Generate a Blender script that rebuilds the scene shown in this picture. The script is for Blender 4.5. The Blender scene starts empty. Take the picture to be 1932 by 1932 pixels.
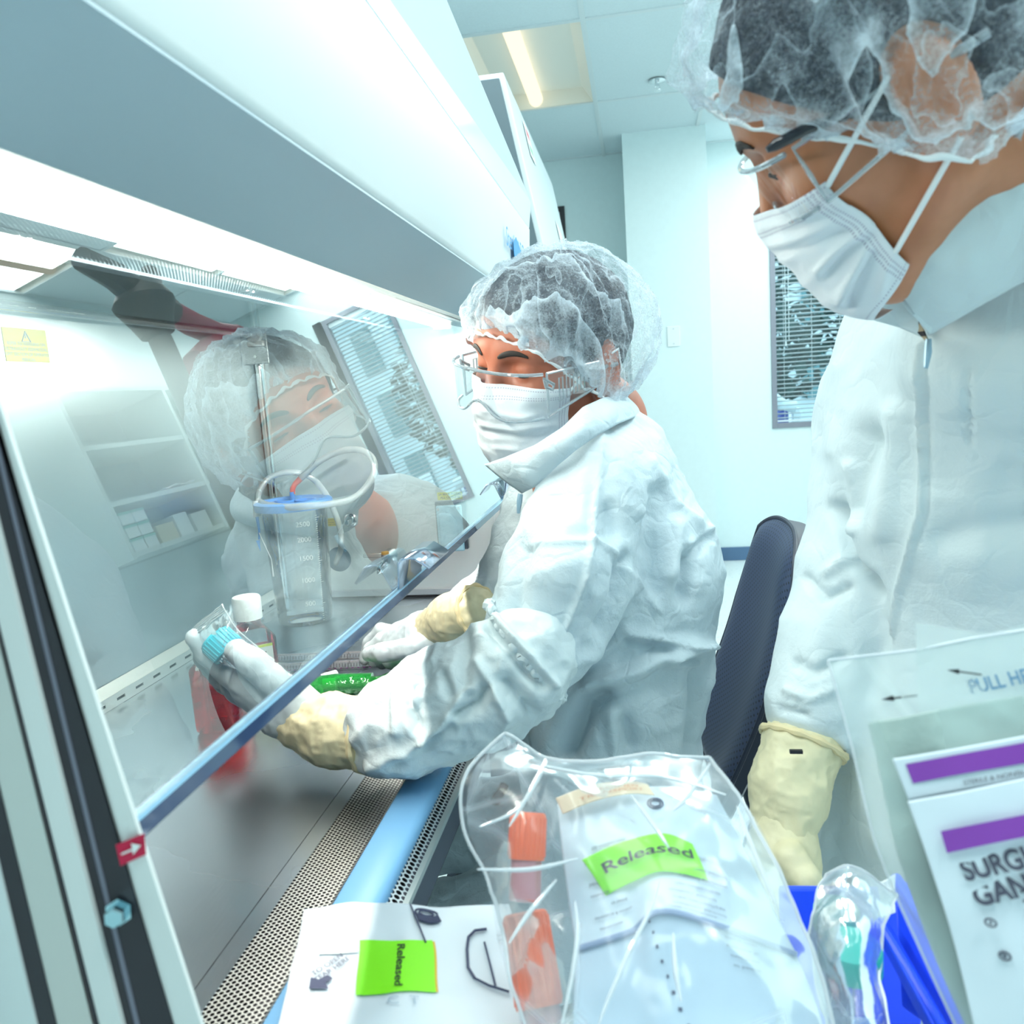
import bpy, bmesh, math, random
import numpy as np
from mathutils import Vector, Matrix
random.seed(7)
SC = bpy.context.scene
COL = SC.collection
V3 = lambda *a: np.array(a, float)
def nrm(v):
    v = np.asarray(v, float); return v/(np.linalg.norm(v)+1e-12)

# ---------------- camera: measured from the photograph's vanishing points ----------------
FPX = 1510.0; CPX = 966.0
_ey = nrm(V3(1205-CPX, 720-CPX, FPX))
_dn = V3(1619-CPX, 10500-CPX, FPX); _dn = _dn-_ey*_dn.dot(_ey); _ez = -nrm(_dn)
_ex = np.cross(_ey, _ez)
RC = np.stack([_ex, _ey, _ez], 1)            # camera(x right, y down, z forward) = RC @ world
CAM = V3(0, 0, 1.35)
def ray(px, py): return RC.T @ V3((px-CPX)/FPX, (py-CPX)/FPX, 1.0)
def at(px, py, d): return CAM+ray(px, py)*d
def onp(px, py, ax, val):
    r = ray(px, py); return CAM+r*((val-CAM[ax])/r[ax])
def proj(P):
    q = (np.asarray(P, float)-CAM) @ RC.T
    return np.stack([CPX+FPX*q[..., 0]/q[..., 2], CPX+FPX*q[..., 1]/q[..., 2], q[..., 2]], -1)
cd = bpy.data.cameras.new('camera'); cam = bpy.data.objects.new('camera', cd); COL.objects.link(cam)
m = Matrix.Identity(4)
for i in range(3):
    m[i][0] = RC[0, i]; m[i][1] = -RC[1, i]; m[i][2] = -RC[2, i]; m[i][3] = CAM[i]
cam.matrix_world = m
cd.sensor_width = 36; cd.sensor_fit = 'HORIZONTAL'; cd.lens = FPX/1932*36
cd.clip_start = 0.02
cd.dof.use_dof = True; cd.dof.focus_distance = 1.15; cd.dof.aperture_fstop = 10
SC.camera = cam
SC.view_settings.view_transform = 'Standard'; SC.view_settings.look = 'None'
SC.view_settings.gamma = 1.0; SC.view_settings.use_curve_mapping = False
SC.view_settings.exposure = 0.06
SC.cycles.use_denoising = True
SC.cycles.max_bounces = 12; SC.cycles.transparent_max_bounces = 40
SC.cycles.diffuse_bounces = 5; SC.cycles.glossy_bounces = 5; SC.cycles.transmission_bounces = 8
SC.cycles.sample_clamp_indirect = 6; SC.cycles.caustics_reflective = False; SC.cycles.caustics_refractive = False
SC.cycles.blur_glossy = 0.6

# ---------------- noise ----------------
def _h(ix, iy, iz, s):
    n = (ix*374761393+iy*668265263+iz*2147483647+s*1274126177) & 0xffffffff
    n = ((n ^ (n >> 13))*1274126177) & 0xffffffff
    return ((n ^ (n >> 16)) & 0xffff)/32767.5-1.0
def noise(P, s=0):
    P = np.asarray(P, float); i = np.floor(P).astype(np.int64); f = P-i; u = f*f*(3-2*f); r = 0
    for dx in (0, 1):
        for dy in (0, 1):
            for dz in (0, 1):
                w = (u[..., 0] if dx else 1-u[..., 0])*(u[..., 1] if dy else 1-u[..., 1])*(u[..., 2] if dz else 1-u[..., 2])
                r = r+w*_h(i[..., 0]+dx, i[..., 1]+dy, i[..., 2]+dz, s)
    return r
def fbm(P, s=0, o=3):
    P = np.asarray(P, float)
    return sum(noise(P*2**k+k*7.3, s+k)/2**k for k in range(o))
def ridge(P, s=0, o=3):
    P = np.asarray(P, float)
    return sum((1-np.abs(noise(P*2**k+k*5.1, s+k))*2)/2**k for k in range(o))

# ---------------- mesh building ----------------
class MB:
    def __init__(s): s.v = []; s.f = []
    def add(s, vs, fs):
        o = len(s.v); s.v += [tuple(map(float, v)) for v in vs]; s.f += [tuple(int(i)+o for i in f) for f in fs]; return s
    def hexa(s, p):
        return s.add(p, [(0, 3, 2, 1), (4, 5, 6, 7), (0, 1, 5, 4), (1, 2, 6, 5), (2, 3, 7, 6), (3, 0, 4, 7)])
    def box(s, lo, hi):
        x, y, z = lo; X, Y, Z = hi
        return s.hexa([(x, y, z), (X, y, z), (X, Y, z), (x, Y, z), (x, y, Z), (X, y, Z), (X, Y, Z), (x, Y, Z)])
    def obox(s, c, ax, h):
        c = np.asarray(c, float); a, b, d = [np.asarray(q, float)*k for q, k in zip(ax, h)]
        return s.hexa([c-a-b-d, c+a-b-d, c+a+b-d, c-a+b-d, c-a-b+d, c+a-b+d, c+a+b+d, c-a+b+d])
    def prism(s, poly, vec):
        n = len(poly); vec = np.asarray(vec, float); p = [np.asarray(q, float) for q in poly]
        return s.add(p+[q+vec for q in p], [tuple(range(n))[::-1], tuple(range(n, 2*n))]+[(i, (i+1) % n, n+(i+1) % n, n+i) for i in range(n)])
    def tube(s, pts, r, n=10, cap=True, closed=False):
        pts = np.asarray(pts, float); m = len(pts); r = np.broadcast_to(np.asarray(r, float), (m,))
        t = np.gradient(pts, axis=0) if not closed else np.roll(pts, -1, 0)-np.roll(pts, 1, 0)
        t /= np.linalg.norm(t, axis=1)[:, None]+1e-12
        a = nrm(np.cross(t[0], (0, 0, 1) if abs(t[0][2]) < .9 else (1, 0, 0))); vs = []
        for i in range(m):
            a = nrm(a-t[i]*a.dot(t[i])); b = np.cross(t[i], a)
            for k in range(n):
                g = 2*math.pi*k/n; vs.append(pts[i]+r[i]*(math.cos(g)*a+math.sin(g)*b))
        fs = [(i*n+k, i*n+(k+1) % n, ((i+1) % m)*n+(k+1) % n, ((i+1) % m)*n+k) for i in range(m if closed else m-1) for k in range(n)]
        if cap and not closed: fs += [tuple(range(n))[::-1], tuple(range((m-1)*n, m*n))]
        return s.add(vs, fs)
    def lathe(s, o, ax, prof, n=32, a=None):
        ax = nrm(ax); a = nrm(np.cross(ax, (1, 0, 0) if abs(ax[0]) < .9 else (0, 1, 0))) if a is None else nrm(a); b = np.cross(ax, a); vs = []
        for r, z in prof:
            for k in range(n):
                g = 2*math.pi*k/n; vs.append(np.asarray(o)+ax*z+r*(math.cos(g)*a+math.sin(g)*b))
        m = len(prof)
        return s.add(vs, [(i*n+k, i*n+(k+1) % n, (i+1)*n+(k+1) % n, (i+1)*n+k) for i in range(m-1) for k in range(n)])
    def grid(s, G, wrap=False):
        G = np.asarray(G, float); n, m = G.shape[:2]
        return s.add(G.reshape(-1, 3), [(i*m+j, i*m+(j+1) % m, (i+1)*m+(j+1) % m, (i+1)*m+j) for i in range(n-1) for j in range(m if wrap else m-1)])
    def build(s, name, mat, parent=None, smooth=35, bevel=0, sub=0, solid=0, uv=None):
        me = bpy.data.meshes.new(name); me.from_pydata(s.v, [], s.f); me.validate(); me.update()
        return finish(me, name, mat, parent, smooth, bevel, sub, solid, uv)
def finish(me, name, mat, parent=None, smooth=35, bevel=0, sub=0, solid=0, uv=None):
    if smooth:
        me.shade_smooth()
        if smooth < 180: me.set_sharp_from_angle(angle=math.radians(smooth))
    if uv is not None:
        l = me.uv_layers.new(name='uv'); uv = np.asarray(uv, float)
        idx = np.zeros(len(me.loops), np.int32); me.loops.foreach_get('vertex_index', idx)
        l.data.foreach_set('uv', uv[idx].astype(np.float32).ravel())
    o = bpy.data.objects.new(name, me); COL.objects.link(o)
    for mm in (mat if isinstance(mat, (list, tuple)) else [mat]): me.materials.append(mm)
    if solid: k = o.modifiers.new('solid', 'SOLIDIFY'); k.thickness = solid; k.offset = 0
    if bevel: k = o.modifiers.new('bevel', 'BEVEL'); k.width = bevel; k.segments = 2; k.limit_method = 'ANGLE'; k.angle_limit = math.radians(40)
    if sub: k = o.modifiers.new('sub', 'SUBSURF'); k.levels = k.render_levels = sub
    if parent is not None: put(o, parent)
    return o
def wloc(o):
    v = Vector((0, 0, 0))
    while o is not None: v = v+o.location; o = o.parent
    return v
def put(o, parent):
    """parent a mesh written in world coordinates under a thing (empties and roots carry a plain location)"""
    o.parent = parent; o.location = -wloc(parent)
def thing(name, label, cat, loc=(0, 0, 0), group=None):
    o = bpy.data.objects.new(name, None); COL.objects.link(o); o.location = Vector([float(q) for q in loc]); o.empty_display_size = .05
    return tag(o, label, cat, group)
def tag(o, label=None, cat=None, group=None, kind=None):
    for k, v in (('label', label), ('category', cat), ('group', group), ('kind', kind)):
        if v: o[k] = v
    return o
def struct(o): o['kind'] = 'structure'; return o
def copy_thing(root, delta, label, group=None):
    r = root.copy(); COL.objects.link(r); r.location = root.location+Vector([float(q) for q in delta]); r['label'] = label
    if group: r['group'] = group
    def kids(src, dst):
        for ch in [o for o in bpy.data.objects if o.parent is src and o is not dst]:
            c = ch.copy(); COL.objects.link(c); c.parent = dst; kids(ch, c)
    kids(root, r)
    return r

# ---------------- signed-distance bodies ----------------
def smin(a, b, k):
    h = np.clip(.5+.5*(b-a)/k, 0, 1); return b+(a-b)*h-k*h*(1-h)
def smax(a, b, k): return -smin(-a, -b, k)
def cone(P, a, b, ra, rb):
    a = np.asarray(a, float); b = np.asarray(b, float); ab = b-a
    t = np.clip(((P-a) @ ab)/(ab @ ab+1e-12), 0, 1)
    return np.linalg.norm(P-a-t[:, None]*ab, axis=1)-(ra+(rb-ra)*t)
def ell(P, c, r, M=None):
    q = P-np.asarray(c, float)
    if M is not None: q = q @ M
    r = np.asarray(r, float); k0 = np.linalg.norm(q/r, axis=1); k1 = np.linalg.norm(q/(r*r), axis=1)+1e-9
    return k0*(k0-1)/k1
def chain(P, pts, rs, k=.02):
    d = None
    for i in range(len(pts)-1):
        e = cone(P, pts[i], pts[i+1], rs[i], rs[i+1]); d = e if d is None else smin(d, e, k)
    return d
def snets(fn, lo, hi, h):
    """surface nets: world-space vertices and quads of fn < 0"""
    lo = np.asarray(lo, float); n = np.ceil((np.asarray(hi, float)-lo)/h).astype(int)+1
    ax = [lo[i]+h*np.arange(n[i]) for i in range(3)]
    f = np.empty(n, np.float32)
    for i in range(n[0]):
        Y, Z = np.meshgrid(ax[1], ax[2], indexing='ij')
        f[i] = fn(np.stack([np.full(Y.size, ax[0][i]), Y.ravel(), Z.ravel()], 1)).reshape(n[1], n[2])
    f[[0, -1]] = np.maximum(f[[0, -1]], 1e-4); f[:, [0, -1]] = np.maximum(f[:, [0, -1]], 1e-4); f[:, :, [0, -1]] = np.maximum(f[:, :, [0, -1]], 1e-4)
    s = f < 0; c = np.zeros(n-1, np.int8); CR = [(a, b, d) for a in (0, 1) for b in (0, 1) for d in (0, 1)]
    sl = lambda o: tuple(slice(o[i], n[i]-1+o[i]) for i in range(3))
    for o in CR: c += s[sl(o)]
    I = np.argwhere((c > 0) & (c < 8)); idx = -np.ones(n-1, np.int64); idx[tuple(I.T)] = np.arange(len(I))
    acc = np.zeros((len(I), 3)); cnt = np.zeros(len(I))
    for a in CR:
        for k in range(3):
            if a[k]: continue
            b = list(a); b[k] = 1
            fa = f[tuple((I+a).T)]; fb = f[tuple((I+b).T)]; m = (fa < 0) != (fb < 0)
            t = fa[m]/(fa[m]-fb[m]); p = np.tile(np.array(a, float), (m.sum(), 1)); p[:, k] += t
            acc[m] += p; cnt[m] += 1
    Vt = lo+(I+acc/cnt[:, None])*h; Q = []
    for k in range(3):
        u, v = (k+1) % 3, (k+2) % 3
        A = [slice(None)]*3; B = [slice(None)]*3; A[k] = slice(0, n[k]-1); B[k] = slice(1, n[k])
        sa = s[tuple(A)]; sb = s[tuple(B)]; E = np.argwhere(sa != sb)
        E = E[(E[:, u] > 0) & (E[:, v] > 0) & (E[:, u] < n[u]-1) & (E[:, v] < n[v]-1)]
        fl = sa[tuple(E.T)]; q = []
        for du, dv in ((1, 1), (0, 1), (0, 0), (1, 0)):
            e = E.copy(); e[:, u] -= du; e[:, v] -= dv; q.append(idx[tuple(e.T)])
        q = np.stack(q, 1); q[~fl] = q[~fl][:, ::-1]; Q.append(q)
    return Vt, np.concatenate(Q)
def vnormals(Vt, Q):
    n = np.cross(Vt[Q[:, 2]]-Vt[Q[:, 0]], Vt[Q[:, 3]]-Vt[Q[:, 1]]); N = np.zeros_like(Vt)
    for i in range(4): np.add.at(N, Q[:, i], n)
    return N/(np.linalg.norm(N, axis=1)[:, None]+1e-12)
def relax(Vt, Q, it=2, w=.5):
    for _ in range(it):
        A = np.zeros_like(Vt); c = np.zeros(len(Vt))
        for i in range(4):
            for j in ((i+1) % 4, (i+3) % 4):
                np.add.at(A, Q[:, i], Vt[Q[:, j]]); np.add.at(c, Q[:, i], 1)
        Vt = Vt*(1-w)+w*A/np.maximum(c, 1)[:, None]
    return Vt
def qmesh(Vt, Q, name, mat, parent=None, smooth=180, **kw):
    me = bpy.data.meshes.new(name); me.vertices.add(len(Vt)); me.vertices.foreach_set('co', Vt.astype(np.float32).ravel())
    me.loops.add(Q.size); me.loops.foreach_set('vertex_index', Q.astype(np.int32).ravel())
    me.polygons.add(len(Q)); me.polygons.foreach_set('loop_start', (np.arange(len(Q))*4).astype(np.int32))
    me.polygons.foreach_set('loop_total', np.full(len(Q), 4, np.int32)); me.update(calc_edges=True); me.validate()
    return finish(me, name, mat, parent, smooth, **kw)
def keep(Vt, Q, mask):
    """keep quads whose vertices all satisfy mask"""
    Q = Q[mask[Q].all(1)]; u = np.unique(Q); r = -np.ones(len(Vt), int); r[u] = np.arange(len(u)); return Vt[u], r[Q]
def split4(Vt, Q):
    """one linear subdivision of a quad mesh"""
    n = len(Vt); E = np.sort(np.stack([Q, np.roll(Q, -1, 1)], 2).reshape(-1, 2), 1)
    U, inv = np.unique(E, axis=0, return_inverse=True); inv = inv.reshape(-1, 4)
    V2 = np.concatenate([Vt, Vt[U].mean(1), Vt[Q].mean(1)]); e = n+inv; c = n+len(U)+np.arange(len(Q))
    return V2, np.concatenate([np.stack([Q[:, i], e[:, i], c, e[:, i-1]], 1) for i in range(4)])
def creases(Vt, N, folds, front=True):
    """push cloth folds into vertices: folds = (polyline in photo pixels, width px, height m)"""
    p = proj(Vt); xy = p[:, :2]; w = np.ones(len(Vt))
    if front:
        vd = nrm_rows(CAM-Vt); w = np.clip((N*vd).sum(1)*2.4-.05, 0, 1)
    out = np.zeros(len(Vt))
    for line, wd, amp in folds:
        line = np.asarray(line, float); best = np.full(len(Vt), 1e9)
        for a, b in zip(line[:-1], line[1:]):
            ab = b-a; t = np.clip(((xy-a) @ ab)/(ab @ ab), 0, 1); best = np.minimum(best, np.linalg.norm(xy-a-t[:, None]*ab, axis=1))
        out += amp*np.exp(-(best/wd)**2)
    return out*w
def nrm_rows(a): return a/(np.linalg.norm(a, axis=1)[:, None]+1e-12)

# ---------------- materials ----------------
class NT:
    def __init__(s, name):
        s.m = bpy.data.materials.new(name); s.m.use_nodes = True; s.t = s.m.node_tree; s.t.nodes.clear()
        s.out = s.t.nodes.new('ShaderNodeOutputMaterial')
    def n(s, typ, **kw):
        o = s.t.nodes.new('ShaderNode'+typ)
        for k, v in kw.items():
            if k.startswith('i_'):
                key = k[2:].replace('_', ' '); o.inputs[int(key) if key.isdigit() else key].default_value = v
            else: setattr(o, k, v)
        return o
    def l(s, a, b): s.t.links.new(a, b)
    def math(s, op, a, b=None, c=None):
        o = s.n('Math', operation=op)
        for i, q in enumerate((a, b, c)):
            if q is None: continue
            if isinstance(q, (int, float)): o.inputs[i].default_value = q
            else: s.l(q, o.inputs[i])
        return o.outputs[0]
    def ramp(s, fac, stops):
        o = s.n('ValToRGB'); e = o.color_ramp.elements
        while len(e) < len(stops): e.new(.5)
        for q, (p, c) in zip(e, stops): q.position = p; q.color = c if len(c) == 4 else (*c, 1)
        s.l(fac, o.inputs[0]); return o.outputs[0]
    def coord(s, kind='Object', scale=(1, 1, 1), rot=(0, 0, 0)):
        c = s.n('TexCoord'); mp = s.n('Mapping'); mp.inputs['Scale'].default_value = scale; mp.inputs['Rotation'].default_value = rot
        s.l(c.outputs[kind], mp.inputs[0]); return mp.outputs[0]
    def noise(s, vec, scale, detail=3, rough=.5, out=0):
        o = s.n('TexNoise'); o.inputs['Scale'].default_value = scale; o.inputs['Detail'].default_value = detail; o.inputs['Roughness'].default_value = rough
        s.l(vec, o.inputs['Vector']); return o.outputs[out]
    def bump(s, h, strength=.3, dist=.01, normal=None):
        o = s.n('Bump'); o.inputs['Strength'].default_value = strength; o.inputs['Distance'].default_value = dist; s.l(h, o.inputs['Height'])
        if normal is not None: s.l(normal, o.inputs['Normal'])
        return o.outputs[0]
    def pbsdf(s, col, rough=.5, metal=0, spec=.5, normal=None, **kw):
        p = s.n('BsdfPrincipled')
        if hasattr(col, 'links'): s.l(col, p.inputs['Base Color'])
        else: p.inputs['Base Color'].default_value = (*col, 1)
        if hasattr(rough, 'links'): s.l(rough, p.inputs['Roughness'])
        else: p.inputs['Roughness'].default_value = rough
        p.inputs['Metallic'].default_value = metal; p.inputs['Specular IOR Level'].default_value = spec
        if normal is not None: s.l(normal, p.inputs['Normal'])
        for k, v in kw.items(): p.inputs[k.replace('_', ' ')].default_value = v
        return p.outputs[0]
    def mix(s, fac, a, b):
        o = s.n('MixShader')
        if isinstance(fac, (int, float)): o.inputs[0].default_value = fac
        else: s.l(fac, o.inputs[0])
        s.l(a, o.inputs[1]); s.l(b, o.inputs[2]); return o.outputs[0]
    def transp(s, col=(1, 1, 1)): return s.n('BsdfTransparent', i_0=(*col, 1)).outputs[0]
    def gloss(s, col=(1, 1, 1), r=.02, normal=None):
        g = s.n('BsdfGlossy', i_0=(*col, 1)); g.inputs['Roughness'].default_value = r
        if normal is not None: s.l(normal, g.inputs['Normal'])
        return g.outputs[0]
    def done(s, sh): s.l(sh, s.out.inputs['Surface']); return s.m
_mc = {}
def simple(name, col, rough=.5, metal=0, spec=.5, **kw):
    if name in _mc: return _mc[name]
    t = NT(name); _mc[name] = t.done(t.pbsdf(col, rough, metal, spec, **kw)); return _mc[name]
def grainy(name, col, rough=.5, metal=0, amp=.15, scale=60, bump=.1, dist=.002, spec=.5):
    if name in _mc: return _mc[name]
    t = NT(name); v = t.coord(); n = t.noise(v, scale, 4)
    c = t.ramp(n, [(.25, tuple(x*(1-amp) for x in col)), (.75, tuple(min(1, x*(1+amp)) for x in col))])
    _mc[name] = t.done(t.pbsdf(c, rough, metal, spec, t.bump(n, bump, dist))); return _mc[name]
def emit(name, col, st):
    if name in _mc: return _mc[name]
    t = NT(name); e = t.n('Emission', i_0=(*col, 1)); e.inputs[1].default_value = st; _mc[name] = t.done(e.outputs[0]); return _mc[name]
def thinglass(name, tint=(1, 1, 1), k=1.0, ior=1.5, r=.0, haze=0, hazecol=(1, 1, 1), bump=None):
    """a thin clear sheet: see-through, mirror-like at grazing angles, a little milky if haze"""
    if name in _mc: return _mc[name]
    t = NT(name); nm = None
    if bump: nm = t.bump(t.noise(t.coord(), bump[0], 3), bump[1], bump[2])
    fr = t.n('Fresnel', i_0=ior)
    if nm is not None: t.l(nm, fr.inputs['Normal'])
    a = t.mix(t.math('MINIMUM', t.math('MULTIPLY', fr.outputs[0], k), 1.0), t.transp(tint), t.gloss((1, 1, 1), r, nm))
    if haze:
        d = t.n('BsdfDiffuse', i_0=(*hazecol, 1)).outputs[0]; a = t.mix(haze, a, d)
    _mc[name] = t.done(a); return _mc[name]
def steel(name, col=(.72, .75, .76), rough=.25, stretch=(1, 1, 1), scale=300, bump=.08, var=.12):
    if name in _mc: return _mc[name]
    t = NT(name); v = t.coord(scale=stretch); n = t.noise(v, scale, 4, .6); b = t.noise(t.coord(), 4, 3)
    rr = t.n('MapRange', i_3=rough-var*.5, i_4=rough+var); t.l(b, rr.inputs[0])
    _mc[name] = t.done(t.pbsdf(col, rr.outputs[0], 1, .5, t.bump(n, bump, .0015))); return _mc[name]
def perforated(name, col, pitch, hole, ax=(0, 1), metal=1, rough=.3):
    """sheet metal with a staggered pattern of round holes cut through it"""
    t = NT(name); c = t.n('TexCoord'); sp = t.n('SeparateXYZ'); t.l(c.outputs['Object'], sp.inputs[0])
    def lattice(off):
        d = []
        for i, p in ((ax[0], pitch*1.732), (ax[1], pitch)):
            q = t.math('DIVIDE', sp.outputs[i], p); q = t.math('ADD', q, off); q = t.math('SUBTRACT', q, t.math('FLOOR', q)); q = t.math('SUBTRACT', q, .5)
            d.append(t.math('MULTIPLY', q, p))
        return t.math('SQRT', t.math('ADD', t.math('MULTIPLY', d[0], d[0]), t.math('MULTIPLY', d[1], d[1])))
    d = t.math('MINIMUM', lattice(0.0), lattice(.5))
    hole_f = t.math('LESS_THAN', d, hole)
    return t.done(t.mix(hole_f, t.pbsdf(col, rough, metal, .5), t.transp()))
def text_mesh(s, size=1.0, bold=0.0, spacing=1.0, line=1.0, align='CENTER'):
    """flat lettering as vertices and faces, centred, cap height about 0.7*size"""
    c = bpy.data.curves.new('lettering', 'FONT'); c.body = s; c.size = size; c.align_x = align; c.align_y = 'CENTER'; c.offset = bold; c.space_character = spacing; c.space_line = line
    o = bpy.data.objects.new('lettering', c); COL.objects.link(o); dg = bpy.context.evaluated_depsgraph_get()
    me = o.evaluated_get(dg).to_mesh(); v = np.zeros(len(me.vertices)*3); me.vertices.foreach_get('co', v); f = [tuple(p.vertices) for p in me.polygons]
    o.evaluated_get(dg).to_mesh_clear(); bpy.data.objects.remove(o); bpy.data.curves.remove(c)
    return v.reshape(-1, 3), f
def lettering(s, mat, o, ux, uy, size, parent=None, name='lettering', **kw):
    """letters lying on the plane through o spanned by unit vectors ux, uy"""
    v, f = text_mesh(s, size, **kw); ux = np.asarray(ux, float); uy = np.asarray(uy, float)
    return MB().add(np.asarray(o, float)+v[:, :1]*ux+v[:, 1:2]*uy, f).build(name, mat, parent, smooth=0)
INK = simple('black_ink', (.01, .01, .015), .5)
# ================= room =================
ZC = 2.93; YB = 5.97; XR = 2.15; XL = -1.35; YN = -2.2; YCOL = 5.52
WALL = grainy('wall_paint', (.75, .865, .88), .6, amp=.015, scale=30, bump=.03, dist=.001)
TRIM = simple('blue_vinyl_base', (.09, .17, .30), .45)
t = NT('speckled_vinyl'); v = t.coord(); n = t.noise(v, 55, 2, .7); n2 = t.noise(v, 90, 1)
c = t.ramp(n, [(.0, (.74, .80, .80)), (.63, (.76, .82, .82)), (.68, (.30, .50, .60)), (.75, (.35, .55, .65))])
FLOORM = t.done(t.pbsdf(c, .35))
struct(MB().box((XL-.1, YN, -.06), (XR+.1, YB+.1, 0)).build('floor', FLOORM, smooth=0))
# ceiling: tiles in a T-bar grid, openings where the fluorescent troffers sit
GX0, GY0, GS, GL = -.175, 3.80, .61, 1.065
CEIL = grainy('ceiling_tile', (.66, .755, .79), .85, amp=.03, scale=120, bump=.12, dist=.001)
BAR = simple('painted_bar', (.66, .73, .75), .5)
LIGHTS = [(-1, 0), (2, 0), (-1, -2), (1, -2), (-1, -4), (1, -4), (2, -3), (2, 1), (3, -1)]
cells = {}
mb = MB(); bars = MB()
xs = [GX0+GS*i for i in range(-2, 5)]; ys = [GY0+GL*j for j in range(-6, 3)]
xs2 = [max(XL, min(XR, x)) for x in xs]; ys2 = [max(YN, min(YB, y)) for y in ys]
for i in range(-2, 4):
    for j in range(-6, 2):
        x0, x1 = xs2[i+2], xs2[i+3]; y0, y1 = ys2[j+6], ys2[j+7]
        if (i, j) in LIGHTS: continue
        mb.box((x0, y0, ZC), (x1, y1, ZC+.02))
mb.box((XL-.1, YN, ZC), (xs2[0], YB+.1, ZC+.02)); mb.box((xs2[-1], YN, ZC), (XR+.1, YB+.1, ZC+.02))
mb.box((xs2[0], ys2[-1]-.01, ZC), (xs2[-1], YB+.1, ZC+.02))
ceil = struct(mb.build('ceiling', CEIL, smooth=0))
for x in xs2: bars.box((x-.012, YN, ZC-.006), (x+.012, YB, ZC+.001))
for y in ys2: bars.box((XL, y-.012, ZC-.0055), (XR, y+.012, ZC+.001))
struct(bars.build('trim_1', BAR, smooth=0))
TRW = simple('troffer_white', (.85, .83, .76), .5)
DIFF = emit('troffer_diffuser', (1.0, .93, .74), 1.9); TUBE = emit('lit_tube', (1, .93, .68), 1.25)
lampA = None
for q, (i, j) in enumerate(LIGHTS):
    x0, y0 = GX0+GS*i+.012, GY0+GL*j+.012; x1, y1 = x0+GS-.024, y0+GL-.024; xc = (x0+x1)/2
    lab = {0: 'recessed ceiling light with one glowing tube, above the far cabinet'}.get(q)
    if q == 0:
        L = thing('ceiling_light', lab, 'light', (xc, (y0+y1)/2, ZC+.1), 'ceiling lights')
        pan = MB(); z1 = ZC+.085
        P = [(x0, z := ZC), (x0+.06, z1), (x1-.06, z1), (x1, ZC)]
        for a, b in zip(P[:-1], P[1:]): pan.add([(a[0], y0, a[1]), (b[0], y0, b[1]), (b[0], y1, b[1]), (a[0], y1, a[1])], [(0, 1, 2, 3)])
        for y in (y0, y1): pan.add([(p[0], y, p[1]) for p in P], [(0, 1, 2, 3)])
        pan.build('reflector_pan', TRW, L, smooth=0)
        MB().tube([(xc-.03, y0+.01, ZC+.045), (xc-.03, y1-.01, ZC+.045)], .04, 14).build('tube_lamp', TUBE, L)
        lamp0 = L
    else:
        labs = ['', 'recessed ceiling light over the window end of the room', 'recessed ceiling light above the near end of the cabinet', 'recessed ceiling light above the standing person', 'recessed ceiling light behind the camera, cabinet side', 'recessed ceiling light behind the camera, middle row', 'recessed ceiling light behind the camera, shelf side', 'recessed ceiling light nearest the window wall', 'recessed ceiling light nearest the wall shelves']
        copy_thing(lamp0, (GS*(i-LIGHTS[0][0]), GL*(j-LIGHTS[0][1]), 0), labs[q])
    # the lamp behind each fixture; the visible one over the far cabinet only glows softly
    if q:
        ld = bpy.data.lights.new('troffer_lamp', 'AREA'); ld.shape = 'RECTANGLE'; ld.size = GS-.1; ld.size_y = GL-.1; ld.energy = {1: 26, 2: 20, 3: 17, 4: 22, 5: 22, 6: 18, 7: 17, 8: 26}[q]; ld.color = (.88, 1, .99)
        lo = bpy.data.objects.new('troffer_lamp', ld); COL.objects.link(lo); lo.location = (xc, (y0+y1)/2, ZC+.015); lo['kind'] = 'structure'
# walls
def wall_with_holes(name, ax, val, u0, u1, holes, z1=ZC, th=.12, sgn=1):
    """vertical wall on plane ax=val between u0 and u1, rectangular holes (ua,ub,za,zb)"""
    mb = MB(); us = sorted({u0, u1, *[h[0] for h in holes], *[h[1] for h in holes]})
    for a, b in zip(us[:-1], us[1:]):
        hz = [h for h in holes if h[0] <= a and h[1] >= b]; z = 0
        for h in sorted(hz, key=lambda q: q[2])+[None]:
            zt = h[2] if h else z1
            if zt > z+1e-6:
                lo = [0, 0, z]; hi = [0, 0, zt]; lo[ax] = min(val, val+th*sgn); hi[ax] = max(val, val+th*sgn); lo[1-ax] = a; hi[1-ax] = b; mb.box(lo, hi)
            z = h[3] if h else z1
    return struct(mb.build(name, WALL, smooth=0))
W1 = (.93, 1.48, .955, 2.64); W2 = (-.98, -.47, .955, 2.62)
wall_with_holes('wall_back', 1, YB, XL-.1, XR+.1, [W1, W2])
wall_with_holes('wall_right', 0, XR, YN, YB+.1, [])
wall_with_holes('wall_front', 1, YN, XL-.1, XR+.1, [], sgn=-1)
wall_with_holes('wall_left', 0, XL, YN, YB+.1, [], sgn=-1)
struct(MB().box((-.042, YCOL, 0), (.485, YB, ZC)).build('wall_column', WALL, smooth=0))
mb = MB(); mb.box((.497, YB-.012, 0), (XR, YB, .1)); struct(mb.build('baseboard_back', TRIM, smooth=0, bevel=.003))
mb = MB(); mb.box((-.053, YCOL-.012, 0), (.497, YCOL, .1)); mb.box((.485, YCOL, 0), (.497, YB-.012, .1)); struct(mb.build('baseboard_column', TRIM, smooth=0, bevel=.003))
struct(MB().box((XR-.012, YN, 0), (XR, YB-.012, .1)).build('baseboard_right', TRIM, smooth=0))
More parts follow.
